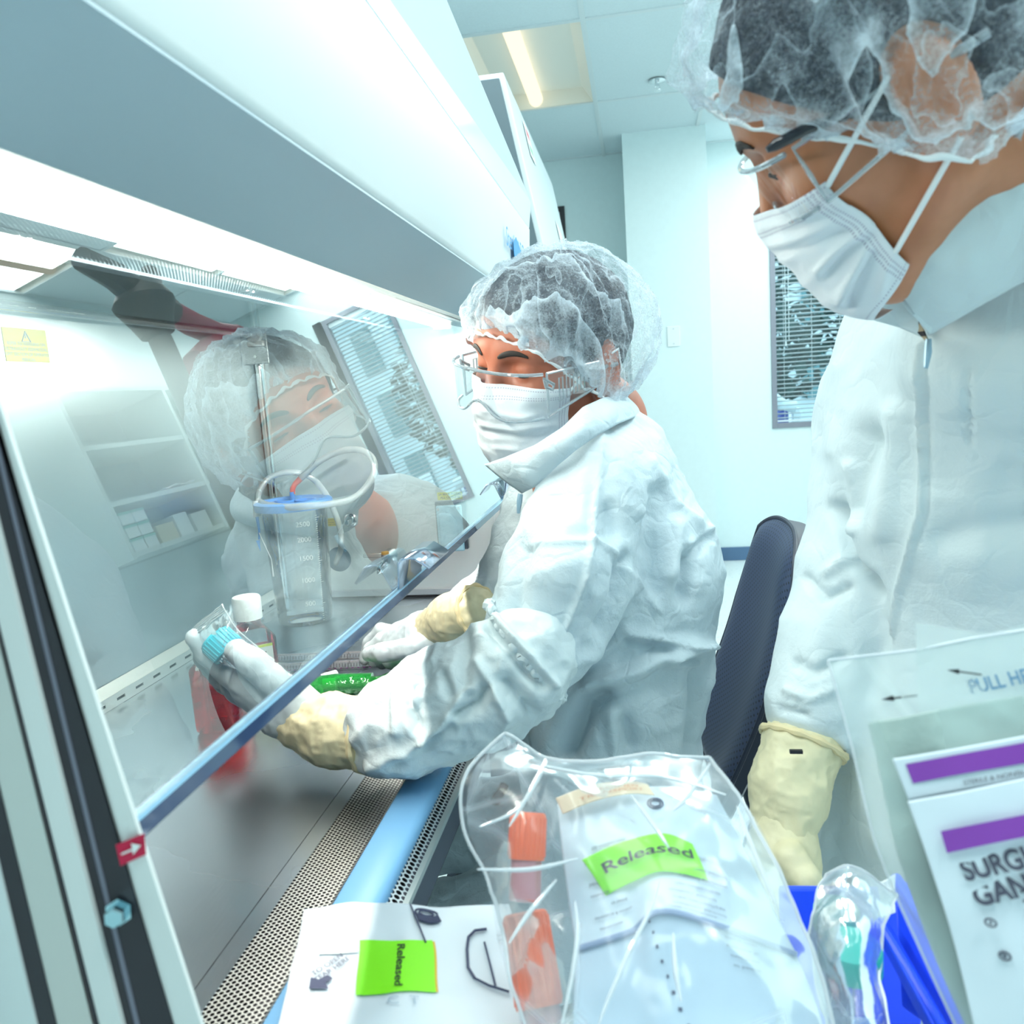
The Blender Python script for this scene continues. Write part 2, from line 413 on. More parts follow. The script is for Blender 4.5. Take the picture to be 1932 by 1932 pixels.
# windows with slatted blinds
FRM = simple('grey_window_frame', (.24, .25, .30), .45); SLAT = simple('blind_slat', (.70, .80, .84), .45); DARKF = simple('dark_window_frame', (.02, .02, .025), .4)
PANE = thinglass('window_pane', (.93, 1, 1), 1.0)
def window(n, x0, x1, z0, z1, fr, fw, lab, pitch=.030):
    f = MB(); y0, y1 = YB-.012, YB+.05
    f.box((x0, y0, z0), (x0+fw, y1, z1)); f.box((x1-fw, y0, z0), (x1, y1, z1)); f.box((x0+fw, y0, z0), (x1-fw, y1, z0+fw)); f.box((x0+fw, y0, z1-fw), (x1-fw, y1, z1))
    w = struct(f.build('window_%d' % n, fr, smooth=0, bevel=.002)); w['label'] = lab
    MB().box((x0+fw, YB+.042, z0+fw), (x1-fw, YB+.048, z1-fw)).build('pane', PANE, w, smooth=0)
    b = thing('window_blind', {1: 'pale slatted blind in the window beside the standing person', 2: 'slatted blind in the narrow window behind the far cabinet'}[n], 'blind', ((x0+x1)/2, YB+.02, z1-fw))
    s = MB(); zz = z0+fw+.035
    while zz < z1-fw-.04:
        c = V3((x0+x1)/2, YB+.018, zz); a = math.radians(20)
        s.obox(c, [(1, 0, 0), (0, math.cos(a), -math.sin(a)), (0, math.sin(a), math.cos(a))], ((x1-x0)/2-fw-.004, .0115, .0006)); zz += pitch
    s.build('slats', SLAT, b, smooth=0)
    MB().box((x0+fw+.003, YB+.005, z1-fw-.035), (x1-fw-.003, YB+.03, z1-fw)).build('head_rail', SLAT, b, smooth=0)
    MB().box((x0+fw+.003, YB+.008, z0+fw+.008), (x1-fw-.003, YB+.028, z0+fw+.02)).build('bottom_rail', SLAT, b, smooth=0)
    cdm = MB()
    for k in (.16, .5, .84): cdm.tube([(x0+(x1-x0)*k, YB+.005, z1-fw-.03), (x0+(x1-x0)*k, YB+.005, z0+fw+.01)], .0011, 5)
    cdm.build('cords', SLAT, b)
    if n == 1:
        wd = MB()
        for dx in (0, .022): wd.tube([(x0+.10+dx, YB-.004, z1-.06), (x0+.10+dx, YB-.004, 1.56)], .002, 6)
        wd.tube([(x0+.10, YB-.004, 1.56), (x0+.10, YB-.004, 1.53)], .006, 8)
        wd.build('pull_cord', SLAT, b)
window(1, *W1, FRM, .035, 'window with grey frame beside the standing person'); window(2, *W2, DARKF, .035, 'narrow window with dark frame behind the far cabinet')
# dark mullion right of the window bay
struct(MB().box((1.485, YB-.03, .955), (1.55, YB-.001, 2.64)).build('trim_2', DARKF, smooth=0))
# small wall hardware
PLAS = simple('white_plastic', (.82, .87, .88), .35)
c = onp(1270, 634, 1, YCOL); c = V3(.24, YCOL, 1.63)
p = thing('wall_plate', 'blank white switch plate with two screws on the white column', 'wall plate', (c[0], YCOL-.006, c[2]))
MB().box((c[0]-.041, YCOL-.007, c[2]-.066), (c[0]+.041, YCOL-.0005, c[2]+.066)).build('cover', PLAS, p, bevel=.002)
for s in (-1, 1): MB().lathe((c[0], YCOL-.007, c[2]+s*.048), (0, -1, 0), [(.0001, .001), (.004, .001), (.004, 0)], 12).build('screw', simple('screw_metal', (.5, .55, .6), .3, 1), p)
hd = MB(); q = onp(1563, 818, 1, YB-.03); hd.box((q[0]-.012, YB-.05, q[2]-.07), (q[0]+.012, YB-.001, q[2]+.06))
tag(hd.build('wall_latch', simple('black_plastic', (.012, .012, .015), .35), bevel=.004), 'small black upright latch bar on the wall below the window', 'latch')
q = onp(1240, 161, 2, ZC-.03)
sp = thing('sprinkler_head', 'small chrome sprinkler head hanging from the ceiling', 'sprinkler', (q[0], q[1], ZC-.006))
CH = simple('chrome', (.75, .78, .8), .12, 1)
MB().lathe((q[0], q[1], ZC-.006), (0, 0, -1), [(.045, 0), (.045, .004), (.02, .012), (.012, .012), (.012, .03), (.0001, .03)], 24).build('escutcheon', CH, sp)
MB().lathe((q[0], q[1], ZC-.055), (0, 0, -1), [(.0001, 0), (.016, 0), (.018, .003), (.0001, .003)], 16).build('deflector', CH, sp)
fr = MB()
for s in (-1, 1): fr.tube([(q[0]+s*.010, q[1], ZC-.034), (q[0]+s*.014, q[1], ZC-.045), (q[0]+s*.004, q[1], ZC-.056)], .0025, 6)
fr.build('frame_arms', CH, sp)
# ---------- outside the windows ----------
BLD = grainy('pale_cladding', (.72, .83, .84), .7, amp=.05, scale=3); GLS = simple('dark_teal_glass', (.05, .22, .25), .1)
b = thing('office_building', 'pale building with teal windows seen through the blind', 'building', (3.0, 15, 0))
MB().box((2.25, 14.2, -1), (6.5, 18, 6)).build('walls', BLD, b, smooth=0)
for k, (x, z) in enumerate([(2.7, .9), (3.5, .9), (4.3, .9), (2.7, 2.1), (3.5, 2.1), (4.3, 2.1), (2.7, 3.3), (3.5, 3.3), (4.3, 3.3)]):
    MB().box((x, 14.14, z), (x+.38, 14.21, z+.8)).build('window', GLS, b, smooth=0)
MB().box((1.2, 15.8, -1), (2.25, 18, 3.2)).build('annex', grainy('grey_cladding', (.25, .36, .42), .7, amp=.2, scale=2), b, smooth=0)
tr = MB(); rr = random.Random(3)
for k in range(900):
    a, r = rr.random()*6.28, rr.random()**.5; z = 1.0+rr.random()*2.6; w = .9*math.sin(min(1, max(.05, (z-.8)/2.9))*3.14159)+.15
    c = V3(2.0+w*r*math.cos(a), 12.2+w*r*math.sin(a), z); d = nrm(V3(rr.random()-.5, rr.random()-.5, rr.random()-.5)); e = nrm(np.cross(d, (.3, .2, .9)))
    s = .09+.07*rr.random(); tr.add([c-d*s, c+e*s*.6, c+d*s, c-e*s*.6], [(0, 1, 2, 3)])
tt = thing('tree', 'dark leafy tree outside the window', 'tree', (2.0, 12.2, -1)); tr.build('foliage', simple('leaf', (.02, .07, .06), .6), tt, smooth=0)
MB().tube([(2, 12.2, -1), (2.02, 12.2, .5), (2, 12.2, 1.6)], [.12, .09, .05], 8).build('trunk', simple('bark', (.05, .05, .05), .8), tt)
tag(MB().box((-8, YB+.5, -1.1), (12, 30, -1)).build('ground', simple('asphalt', (.08, .10, .12), .8), smooth=0), kind='structure')
# a bench with a microscope on it, seen through the blind
bn = MB(); bn.box((.7, 6.5, .62), (2.6, 7.2, .66)); bench = thing('lab_bench', 'dark bench beyond the window blind', 'bench', (1.6, 6.85, -1))
bn.build('top', simple('dark_resin', (.02, .025, .03), .3), bench, smooth=0); MB().box((.75, 6.55, -1), (2.55, 7.15, .62)).build('base', simple('dark_base', (.03, .04, .05), .6), bench, smooth=0)
MW = simple('scope_white', (.8, .85, .86), .35); ms = thing('microscope', 'white microscope with blue collar on the bench beyond the blind', 'microscope', (1.17, 6.8, .66))
MB().box((1.07, 6.65, .661), (1.27, 6.95, .71)).build('base', MW, ms, bevel=.01)
MB().box((1.20, 6.72, .71), (1.27, 6.86, 1.06)).build('arm', MW, ms, bevel=.012)
MB().tube([(1.13, 6.72, .93), (1.13, 6.72, 1.06)], .042, 16).build('collar', simple('scope_blue', (.02, .04, .30), .4), ms)
MB().tube([(1.22, 6.72, 1.07), (1.12, 6.70, 1.09), (1.04, 6.68, 1.17)], [.05, .05, .038], 14).build('eyepiece_tube', MW, ms)
MB().tube([(1.13, 6.72, .80), (1.13, 6.72, .93)], [.014, .03], 12).build('objective', CH, ms)
MB().box((1.06, 6.66, .775), (1.22, 6.9, .79)).build('stage', simple('black_plastic', (.012, .012, .015), .35), ms, bevel=.002)
wb = thing('printer', 'low white boxy machine beyond the blind', 'machine', (1.75, 6.9, .66)); MB().box((1.5, 6.7, 1.12), (2.0, 7.1, 1.27)).build('body', MW, wb, bevel=.01); MB().box((1.5, 6.7, .661), (2.0, 7.1, 1.119)).build('stand', simple('dark_base', (.03, .04, .05), .6), wb, bevel=.01)
# ---------- shelves on the side wall and the pole, both seen mirrored in the sash ----------
SHW = simple('shelf_laminate', (.66, .74, .73), .45); X0 = 1.82
KC = .74          # cabinet scale, fixed by its 48 in work zone and by where the sash mirrors the window
_S = CAM+(V3(-.335, 0, 1.093)-CAM)*KC; _N = V3(math.cos(math.radians(10)), 0, math.sin(math.radians(10)))
def mirrored(px, py, X):
    """where a thing standing at x = X must be for the sash to show it at this photo point"""
    r = ray(px, py); h = CAM+r*(((_S-CAM) @ _N)/(r @ _N)); d = r-2*(r @ _N)*_N; return h+d*((X-h[0])/d[0])
sh = thing('wall_shelf', 'white open wall shelving unit seen mirrored in the sash glass', 'shelf', (2.0, 4.0, 1.45))
UPY = (3.24, 4.07, 4.90); ZT = 2.25; ZS = (1.45, 1.70, 1.975)
for y in UPY: MB().box((X0, y-.013, 1.43), (XR-.001, y+.013, ZT)).build('upright', SHW, sh, smooth=0)
MB().box((XR-.012, UPY[0]+.013, 1.43), (XR-.001, UPY[2]-.013, ZT)).build('back_panel', simple('shelf_back', (.42, .50, .50), .5), sh, smooth=0)
MB().box((X0, UPY[0]-.014, ZT), (XR-.001, UPY[2]+.014, ZT+.02)).build('top', SHW, sh, smooth=0)
for y0, y1 in zip(UPY[:-1], UPY[1:]):
    for z in ZS: MB().box((X0+.005, y0+.0135, z-.012), (XR-.012, y1-.0135, z+.012)).build('shelf', SHW, sh, smooth=0)
BX = simple('carton_white', (.78, .84, .84), .5); BG = simple('carton_green', (.10, .50, .42), .5); BY = simple('carton_buff', (.62, .56, .40), .6)
first = None
for k in range(6):
    y, z = UPY[0]+.05+.10*(k % 2), 1.463+.066*(k//2)
    lab = 'small white carton with green edge on the shelf, %s layer, %s stack' % ('bottom middle top'.split()[k//2], ['near', 'far'][k % 2])
    if first is None:
        first = thing('supply_carton', lab, 'box', (X0+.1, y+.045, z), 'green edged cartons on the lowest shelf'); f0_ = (y, z)
        MB().box((X0+.02, y, z), (X0+.16, y+.09, z+.05)).build('carton', BX, first, smooth=0, bevel=.002); MB().box((X0+.0185, y-.001, z+.05), (X0+.161, y+.091, z+.062)).build('lid', BG, first, smooth=0)
    else: copy_thing(first, (0, y-f0_[0], z-f0_[1]), lab)
for k, (y, w, h) in enumerate([(3.52, .15, .09), (3.69, .12, .12), (3.84, .15, .10)]):
    tag(MB().box((X0+.03, y, 1.463), (X0+.2, y+w, 1.463+h)).build('supply_carton', [BY, BX, BX][k], smooth=0, bevel=.003), ['buff carton beside the green edged cartons', 'tall white carton in the middle of the lowest shelf', 'white carton at the far end of the lowest shelf'][k], 'box')
tag(MB().grid([[(X0+.02+.2*i/6, 3.75+.25*j/6, 1.715+.02*abs(math.sin(i*1.3+j*.9))) for i in range(7)] for j in range(7)]).build('folded_sheet', simple('pale_film', (.75, .82, .84), .3), solid=.003), 'rumpled white sheet lying on the middle shelf', 'sheet')
dark = simple('dark_pole', (.045, .042, .036), .45); RED = simple('red_sleeve', (.42, .02, .06), .5)
XP = .95; M = lambda x, y, dx=0: mirrored(x, y, XP+dx)
B0 = M(440, 960); CL = M(272, 568)
pl = thing('floor_pole', 'dark floor standing pole with a red jointed arm, seen mirrored in the sash glass', 'stand', (B0[0], B0[1], 0))
MB().lathe((B0[0], B0[1], 0), (0, 0, 1), [(.0001, 0), (.2, 0), (.2, .02), (.06, .04), (.0001, .04)], 28).build('base', dark, pl)
MB().tube([(B0[0], B0[1], .03), B0, M(300, 640)], .042, 16).build('pole', dark, pl)
MB().tube([M(296, 632), M(284, 606), M(270, 575), M(262, 545)], [.062, .08, .11, .075], 14).build('clamp', dark, pl)
MB().tube([M(255, 555), M(215, 522), M(150, 488)], [.055, .05, .04], 10).build('rear_arm', dark, pl)
MB().tube([M(280, 560), M(282, 515)], [.05, .035], 10).build('joint', dark, pl)
MB().tube([M(290, 575), M(322, 590)], [.055, .05], 10).build('elbow', dark, pl)
MB().tube([M(320, 588), M(360, 612), M(410, 632), M(450, 632)], [.045, .05, .05, .04], 12).build('arm', RED, pl)
MB().tube([M(445, 632), M(405, 655), M(372, 690)], [.045, .06, .06], 12).build('hook', RED, pl)
# daylight beyond the windows and the open lab behind the camera
w = bpy.data.worlds.new('world'); SC.world = w; w.use_nodes = True
bg = w.node_tree.nodes['Background']; bg.inputs[0].default_value = (.62, .86, 1, 1); bg.inputs[1].default_value = 2.6
# ================= biosafety cabinet =================
YA, YE = .42, 2.10                     # inner faces of the two side walls
WPAINT = simple('cabinet_white', (.80, .845, .85), .38)
GLOSSW = simple('gloss_white', (.72, .78, .82), .08, coat=0) if False else simple('gloss_white', (.70, .77, .82), .10)
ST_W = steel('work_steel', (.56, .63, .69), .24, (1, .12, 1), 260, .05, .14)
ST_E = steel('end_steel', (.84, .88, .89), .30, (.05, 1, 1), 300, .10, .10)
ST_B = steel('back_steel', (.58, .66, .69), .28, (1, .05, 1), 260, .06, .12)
BLACK = simple('black_rubber', (.025, .022, .03), .5); DGREY = simple('charcoal_panel', (.045, .055, .085), .45)
cab = thing('biosafety_cabinet', 'large white biosafety cabinet with sloped glass sash and steel interior', 'cabinet', (-.5, 1.0, 0))
S0 = V3(-.335, 0, 1.093); TH = math.radians(10); SU = V3(-math.sin(TH), 0, math.cos(TH)); SN = V3(math.cos(TH), 0, math.sin(TH))
def extr(poly, y0, y1): return MB().prism([(x, y0, z) for x, z in poly], (0, y1-y0, 0))
# hood with its sloped underside and tall front
zA, zB = 1.528, 1.595; xA, xB = -.401, -.300
extr([(-1.20, 1.86), (-1.20, 1.70), (-.47, 1.70), (-.47, 1.56), (-.445, zA), (xA, zA), (xB-.004, zB-.003), (xB, zB+.004), (-.288, 1.80), (-.33, 1.81)], -.25, 2.36).build('hood', WPAINT, cab, smooth=30, bevel=.003)
f0 = onp(712, 0, 0, -.284); f1 = onp(1030, 440, 0, -.284); g0 = onp(838, 0, 0, -.284); g1 = onp(949, 263, 0, -.284)
print('panel', f0, f1, g0, g1)
# glossy upper access panel, tapering towards the far end
zF = 1.80; gs = (g1[2]-g0[2])/(g1[1]-g0[1]); gz = lambda y: g0[2]+gs*(y-g0[1]); ye = 2.355
MB().hexa([(-.2885, -.25, zF), (-.2885, ye, zF), (-.30, ye, zF), (-.30, -.25, zF), (-.279, -.25, gz(-.25)), (-.279, ye, max(gz(ye), zF+.03)), (-.29, ye, max(gz(ye), zF+.03)), (-.29, -.25, gz(-.25))]).build('access_panel', GLOSSW, cab, smooth=0, bevel=.002)
HOOD_SHADE = simple('hood_shade_grey', (.42, .53, .60), .4)  # blue-grey strip paints the shade onto the sloped hood underside
MB().prism([(xA+.003, -.25, zA-.0008), (xB-.0045, -.25, zB-.0055), (xB-.004, -.25, zB-.0085), (xA+.005, -.25, zA-.004)], (0, 2.61, 0)).build('hood_underside_shade', HOOD_SHADE, cab, smooth=0)
# brand lettering and round-cornered badge on the front
LB = simple('logo_blue', (.04, .30, .66), .4)
def on_face(px, py): return onp(px, py, 0, -.2885)
a = on_face(957, 450); b = on_face(990, 470)
lettering('SterilGARD', LB, (-.2862, (a[1]+b[1])/2-.03, 1.700), (0, 1, 0), (0.03, 0, 1), .062, cab, 'lettering', bold=.0)
bd = MB().prism([(-.2868, 2.06+.045*math.cos(g)*1.3, 1.685+.036*math.sin(g)) for g in np.linspace(0, 2*math.pi, 24, endpoint=False)], (.0012, 0, 0)); bd.build('badge', LB, cab, smooth=0)
# lamp channel under the hood lip
extr([(-.446, zA), (-.446, 1.60), (-.515, 1.60), (-.515, 1.59), (-.452, 1.59), (-.452, zA)], YA, 2.05).build('lamp_channel', WPAINT, cab, smooth=0)
MB().tube([(-.482, YA+.04, 1.533), (-.482, 2.0, 1.533)], .0185, 16).build('lamp_tube', emit('cabinet_tube', (1, .975, .87), 78), cab)
for y in (YA+.02, 2.02): MB().box((-.506, y-.012, 1.512), (-.458, y+.012, 1.575)).build('lamp_socket', simple('lamp_socket', (.5, .48, .4), .5), cab, bevel=.003)
PERF_U = perforated('perforated_strip', (.17, .22, .25), .0033, .0009, (1, 0), .3, .6)
MB().box((-.625, YA, zA), (-.512, YE, zA+.002)).build('diffuser_strip', PERF_U, cab, smooth=0)
MB().box((-.632, YA, zA-.004), (-.612, YE, zA+.02)).build('diffuser_edge', simple('edge_blue_grey', (.25, .34, .40), .45), cab, smooth=0)
MB().box((-.632, YA, zA+.02), (-.47, YE, 1.69)).build('plenum', ST_B, cab, smooth=0)
for y in (.72, .735, 1.18, 1.2, 1.72, 1.74): MB().lathe((-.585, y, zA), (0, 0, -1), [(.006, 0), (.006, .003), (.0001, .004)], 10).build('cap_screw', CH, cab)
# interior walls
MB().box((-1.05, YA-.04, .70), (-1.03, YE+.03, 1.70)).build('back_wall', ST_B, cab, smooth=0)
MB().box((-1.03, YE, .70), (-.40, YE+.035, 1.70)).build('end_wall', ST_E, cab, smooth=0)
extr([(-.40, .70), (-.33, .70), (-.33, 1.093), (-.47, 1.70), (-.40, 1.70)], YE+.002, YE+.075).build('end_jamb', ST_E, cab, smooth=0)
MB().box((-1.03, YA-.035, .70), (-.44, YA, 1.70)).build('near_wall', ST_E, cab, smooth=0)
MB().box((-1.03, YA, 1.655), (-.632, YE, 1.69)).build('supply_diffuser', WPAINT, cab, smooth=0)
crn = MB().tube([(-1.018, YE-.014, .80), (-1.018, YE-.014, 1.65)], .013, 14); crn.build('corner_post', simple('mirror_steel', (.75, .76, .75), .08, 1), cab)
# work surface, rear return grille with slots, grilles and arm rest in front
MB().box((-1.03, YA, .785), (-.4475, YE, .80)).build('work_surface', ST_W, cab, smooth=0)
rg = MB(); z0, z1 = .8005, .846; xg = -1.016
ys_ = [1.341+.0592*k for k in range(-15, 13)]; prev = YA
rg.box((xg-.002, YA, z0), (xg, YE, .810)); rg.box((xg-.002, YA, .8155), (xg, YE, .826)); rg.add([(xg-.001, YA, .826), (xg-.001, YE, .826), (-1.0285, YE, z1), (-1.0285, YA, z1)], [(0, 1, 2, 3)])
for y in ys_:
    if y-.0125 > prev: rg.box((xg-.002, prev, .810), (xg, min(y-.0125, YE), .8155))
    prev = y+.0125
rg.build('return_grille', steel('grille_steel', (.80, .80, .76), .35, (1, .1, 1), 200, .05, .1), cab, smooth=0)
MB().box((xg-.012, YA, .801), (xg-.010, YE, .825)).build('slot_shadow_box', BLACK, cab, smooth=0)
MB().box((-.90, YE-.014, .8075), (-.40, YE-.001, .824)).build('end_ledge', steel('ledge_steel', (.50, .52, .56), .3, (.1, 1, 1), 200, .05, .1), cab, smooth=0, bevel=.001)
MB().box((-.90, YE-.004, .8005), (-.40, YE-.001, .8075)).build('end_gap', BLACK, cab, smooth=0)
PF = perforated('grille_perforation', (.72, .74, .72), .0043, .00155, (0, 1), 1, .35)
PF2 = perforated('rail_perforation', (.74, .78, .80), .0058, .0022, (0, 1), 1, .35)
MB().box((-.4465, YA, .7985), (-.424, YE+.1, .80)).build('grille_margin', ST_W, cab, smooth=0)
MB().add([(-.424, YA-.15, .7995), (-.362, YA-.15, .7995), (-.362, YE+.1, .7995), (-.424, YE+.1, .7995)], [(0, 1, 2, 3)]).build('front_grille', PF, cab, smooth=0)
MB().add([(-.362, YA-.15, .7995), (-.3515, YA-.15, .8085), (-.3515, YE+.1, .8085), (-.362, YE+.1, .7995)], [(0, 1, 2, 3)]).build('grille_bend', PF, cab, smooth=0)
MB().box((-.47, YA-.15, .735), (-.285, YE+.1, .74)).build('plenum_floor', BLACK, cab, smooth=0)
ARM = simple('arm_rest_blue', (.155, .36, .60), .42)
extr([(-.3515, .8055), (-.3515, .8125), (-.348, .814), (-.308, .814), (-.302, .811), (-.2985, .803), (-.2985, .797)], YA-.15, YE+.1).build('arm_rest', ARM, cab, smooth=50, bevel=.001)
MB().add([(-.2985, YA-.15, .8015), (-.2845, YA-.15, .7925), (-.2845, YE+.1, .7925), (-.2985, YE+.1, .8015)], [(0, 1, 2, 3)]).build('rail_grille', PF2, cab, smooth=0)
extr([(-.2845, .7925), (-.2795, .789), (-.2785, .783), (-.283, .783)], YA-.15, YE+.1).build('front_rail', steel('rail_steel', (.70, .71, .69), .3, (1, .1, 1), 200, .04, .1), cab, smooth=0)
MB().box((-.2985, YA-.15, .742), (-.279, YE+.1, .783)).build('front_panel', DGREY, cab, smooth=0, bevel=.002)
MB().box((-1.05, YA-.1, .70), (-.2985, YE+.08, .735)).build('under_pan', BLACK, cab, smooth=0)
MB().box((-1.20, -.25, .95), (-1.06, 2.36, 1.70)).build('rear_housing', WPAINT, cab, smooth=0)
# sliding sash: a glass sheet leaning 10 degrees with a polished thick lower edge
ySa, ySb = .425, 2.19
gl = [S0+SU*.0+SN*.003, S0+SU*.62+SN*.003]
t = NT('sash_glass'); fr = t.n('Fresnel', i_0=1.62); fac = t.math('MINIMUM', t.math('MULTIPLY', fr.outputs[0], 2.2), 1)
SASH = t.done(t.mix(fac, t.transp((.90, .975, .97)), t.gloss((.95, 1, 1), 0)))
sash = MB().add([gl[0]+(0, ySa, 0), gl[0]+(0, ySb, 0), gl[1]+(0, ySb, 0), gl[1]+(0, ySa, 0)], [(0, 1, 2, 3)]).build('sash_glass', SASH, cab, smooth=0)
# lower edge of the sheet: polished strip seen from above and in front
EDGE = simple('sash_edge', (.045, .075, .16), .06, 0, .9); EDGE2 = simple('sash_edge_light', (.35, .62, .85), .15, 0, .8)
e0 = S0+SU*.002; e1 = S0+SU*-.004
MB().obox((S0-SU*.006+SN*.0)+(0, (ySa+ySb)/2, 0), [SU, (0, 1, 0), SN], (.0065, (ySb-ySa)/2, .008)).build('sash_edge', EDGE, sash, smooth=0, bevel=.0012)
MB().obox((S0+SU*.001+SN*.0045)+(0, (ySa+ySb)/2, 0), [SU, (0, 1, 0), SN], (.0016, (ySb-ySa)/2, .0042)).build('sash_edge_bevel', EDGE2, sash, smooth=0)
# two bent steel lifts on the sash
HB = simple('lift_steel', (.62, .66, .78), .16, 1)
for yc in (1.06, 1.93):
    o = S0+SU*.028+SN*.004; prof = [(0, 0), (.004, .030), (.010, .034), (.030, .030), (.046, .012)]
    pr = MB(); hw = .055
    P = [o+SN*a+SU*(b-.022) for a, b in [(0.001, -.012), (.012, .032), (.018, .036), (.034, .034), (.052, .016)]]
    for y0, y1 in ((yc-hw, yc+hw),):
        n = len(P); off = [p+SN*.0 + (SU*-.0022) for p in P]
        pr.grid([[p+(0, y0, 0) for p in P], [p+(0, y1, 0) for p in P]])
    pr.build('sash_lift', HB, sash, smooth=50, solid=.0025)
# sash guide at the near end: stepped channel leaning with the sash
gd = []
def guide(name, mat, pxa, pxb, y, dy, ya=560, yb=1990, ext=0):
    """one strip of the guide: pxa, pxb = photo x of its left/right edge at rows 1200 and 1932"""
    def e(pp, row):
        x = pp[0]+(pp[1]-pp[0])*(row-1200)/732; return onp(x, row, 1, y)
    P = [e(pxa, ya), e(pxb, ya), e(pxb, yb), e(pxa, yb)]
    MB().prism(P, (0, dy, 0)).build(name, mat, cab, smooth=0)
RW = simple('guide_white', (.84, .85, .84), .35); GB = steel('guide_steel', (.72, .69, .66), .35, (1, 1, .1), 150, .05, .1)
guide('inner_guide', RW, (105, 322), (141, 379), 0.41, .003)
guide('guide_gasket', BLACK, (84, 262), (108, 326), 0.409, .003)
guide('guide_groove', simple('groove_grey', (.20, .20, .26), .4), (74, 250), (85, 263), 0.4085, .003)
guide('outer_gasket', BLACK, (46, 228), (75, 252), 0.408, .003)
guide('guide_rail', RW, (2, 184), (47, 230), 0.405, .003)
guide('guide_lip', BLACK, (-8, 172), (3, 186), 0.4045, .003)
guide('steel_stile', GB, (-72, 104), (-6, 174), 0.403, .003)
guide('edge_gasket', BLACK, (-108, 66), (-70, 106), 0.4025, .003)
guide('side_panel', WPAINT, (-520, -300), (-106, 68), 0.401, .003)
bo = onp(223, 1722, 1, .404); n_ = V3(.25, -1, .12); n_ /= np.linalg.norm(n_)
MB().lathe(bo+n_*-.004, n_, [(.0001, .012), (.0055, .012), (.0062, .0105), (.0062, .004), (.0085, .004), (.0085, .001), (.006, .0)], 6).build('bolt', simple('zinc_bolt', (.45, .65, .72), .18, 1), cab, smooth=20)
# red arrow label folded over the guide
RL = simple('red_label', (.55, .0, .05), .4); a = onp(218, 1594, 1, .4035); b_ = onp(272, 1572, 1, .4085); c_ = onp(276, 1612, 1, .4085); d_ = onp(227, 1634, 1, .4035)
MB().add([a, b_, c_, d_], [(0, 1, 2, 3)]).build('arrow_label', RL, cab, smooth=0)
u_ = (b_-a); w_ = (a-d_); ctr = (a+b_+c_+d_)/4+V3(.0, -.0012, 0)
ar = MB(); ar.add([ctr-u_*.32-w_*.03, ctr+u_*.1-w_*.03, ctr+u_*.1+w_*.06, ctr-u_*.32+w_*.05], [(0, 1, 2, 3)]); ar.add([ctr+u_*.06-w_*.22, ctr+u_*.38+w_*.05, ctr+u_*.08+w_*.30], [(0, 1, 2)])
ar.build('arrow', simple('label_white', (.85, .86, .86), .5), cab, smooth=0)
# fittings on the end wall
Y1 = YE-.0005; BLU = simple('outlet_blue', (.36, .62, .76), .25)
def rect(x0, x1, z0, z1, y, d): return MB().box((x0, y-d, z0), (x1, y, z1))
out = rect(-.560, -.476, .931, 1.065, Y1, .012).build('outlet_box', simple('outlet_gasket', (.03, .04, .06), .4), cab, bevel=.003)
rect(-.556, -.484, .928, 1.055, Y1-.012, .008).build('outlet_cover', BLU, out, bevel=.004)
fl = MB().prism([(-.548, Y1-.022, .945), (-.515, Y1-.022, .945), (-.500, Y1-.022, .965), (-.497, Y1-.022, .99), (-.500, Y1-.022, 1.015), (-.515, Y1-.022, 1.035), (-.548, Y1-.022, 1.035)], (0, -.012, 0)).build('outlet_flap', simple('outlet_flap', (.32, .60, .76), .2), out, smooth=0, bevel=.006)
for (x, z) in ((-.549, 1.045), (-.492, 1.047), (-.549, .940)): MB().lathe((x, Y1-.0205, z), (0, -1, 0), [(.0001, .002), (.004, .002), (.004, 0)], 10).build('screw', CH, out)
YL = simple('label_yellow', (.72, .70, .02), .5); 
rect(-.5525, -.4835, 1.068, 1.0885, Y1, .0012).build('rating_label', YL, cab, smooth=0)
lettering('3A MAX. TOTAL\nALL OUTLETS', INK, (-.518, Y1-.0018, 1.0785), (1, 0, 0), (0, 0, 1), .0088, cab, bold=.0002)
cl = onp(628, 985, 1, YE); YL2 = simple('caution_yellow', (.80, .66, .08), .5)
rect(cl[0]-.034, cl[0]+.022, cl[2]-.011, cl[2]+.011, Y1, .0012).build('caution_label', YL2, cab, smooth=0)
lettering('CAUTION\nContaminated Filter\nSee Owner\'s Manual', simple('label_print', (.16, .12, .05), .6), (cl[0]-.006, Y1-.0018, cl[2]), (1, 0, 0), (0, 0, 1), .0064, cab)
kb = onp(662, 981, 1, YE)
MB().lathe((kb[0], Y1, kb[2]), (0, -1, 0), [(.019, 0), (.019, .004), (.016, .006), (.013, .006), (.012, .014), (.0001, .014)], 24).build('test_port', CH, cab)
MB().box((kb[0]-.0085, Y1-.026, kb[2]-.009), (kb[0]+.003, Y1-.014, kb[2]+.003)).build('port_plug', CH, cab, bevel=.0015)
hb = onp(640, 1055, 1, YE)
MB().lathe((hb[0], Y1, hb[2]), (0, -1, 0), [(.035, 0), (.035, .0012), (.0001, .0012)], 36).build('service_hole', simple('hole_blue', (.06, .14, .22), .5), cab)
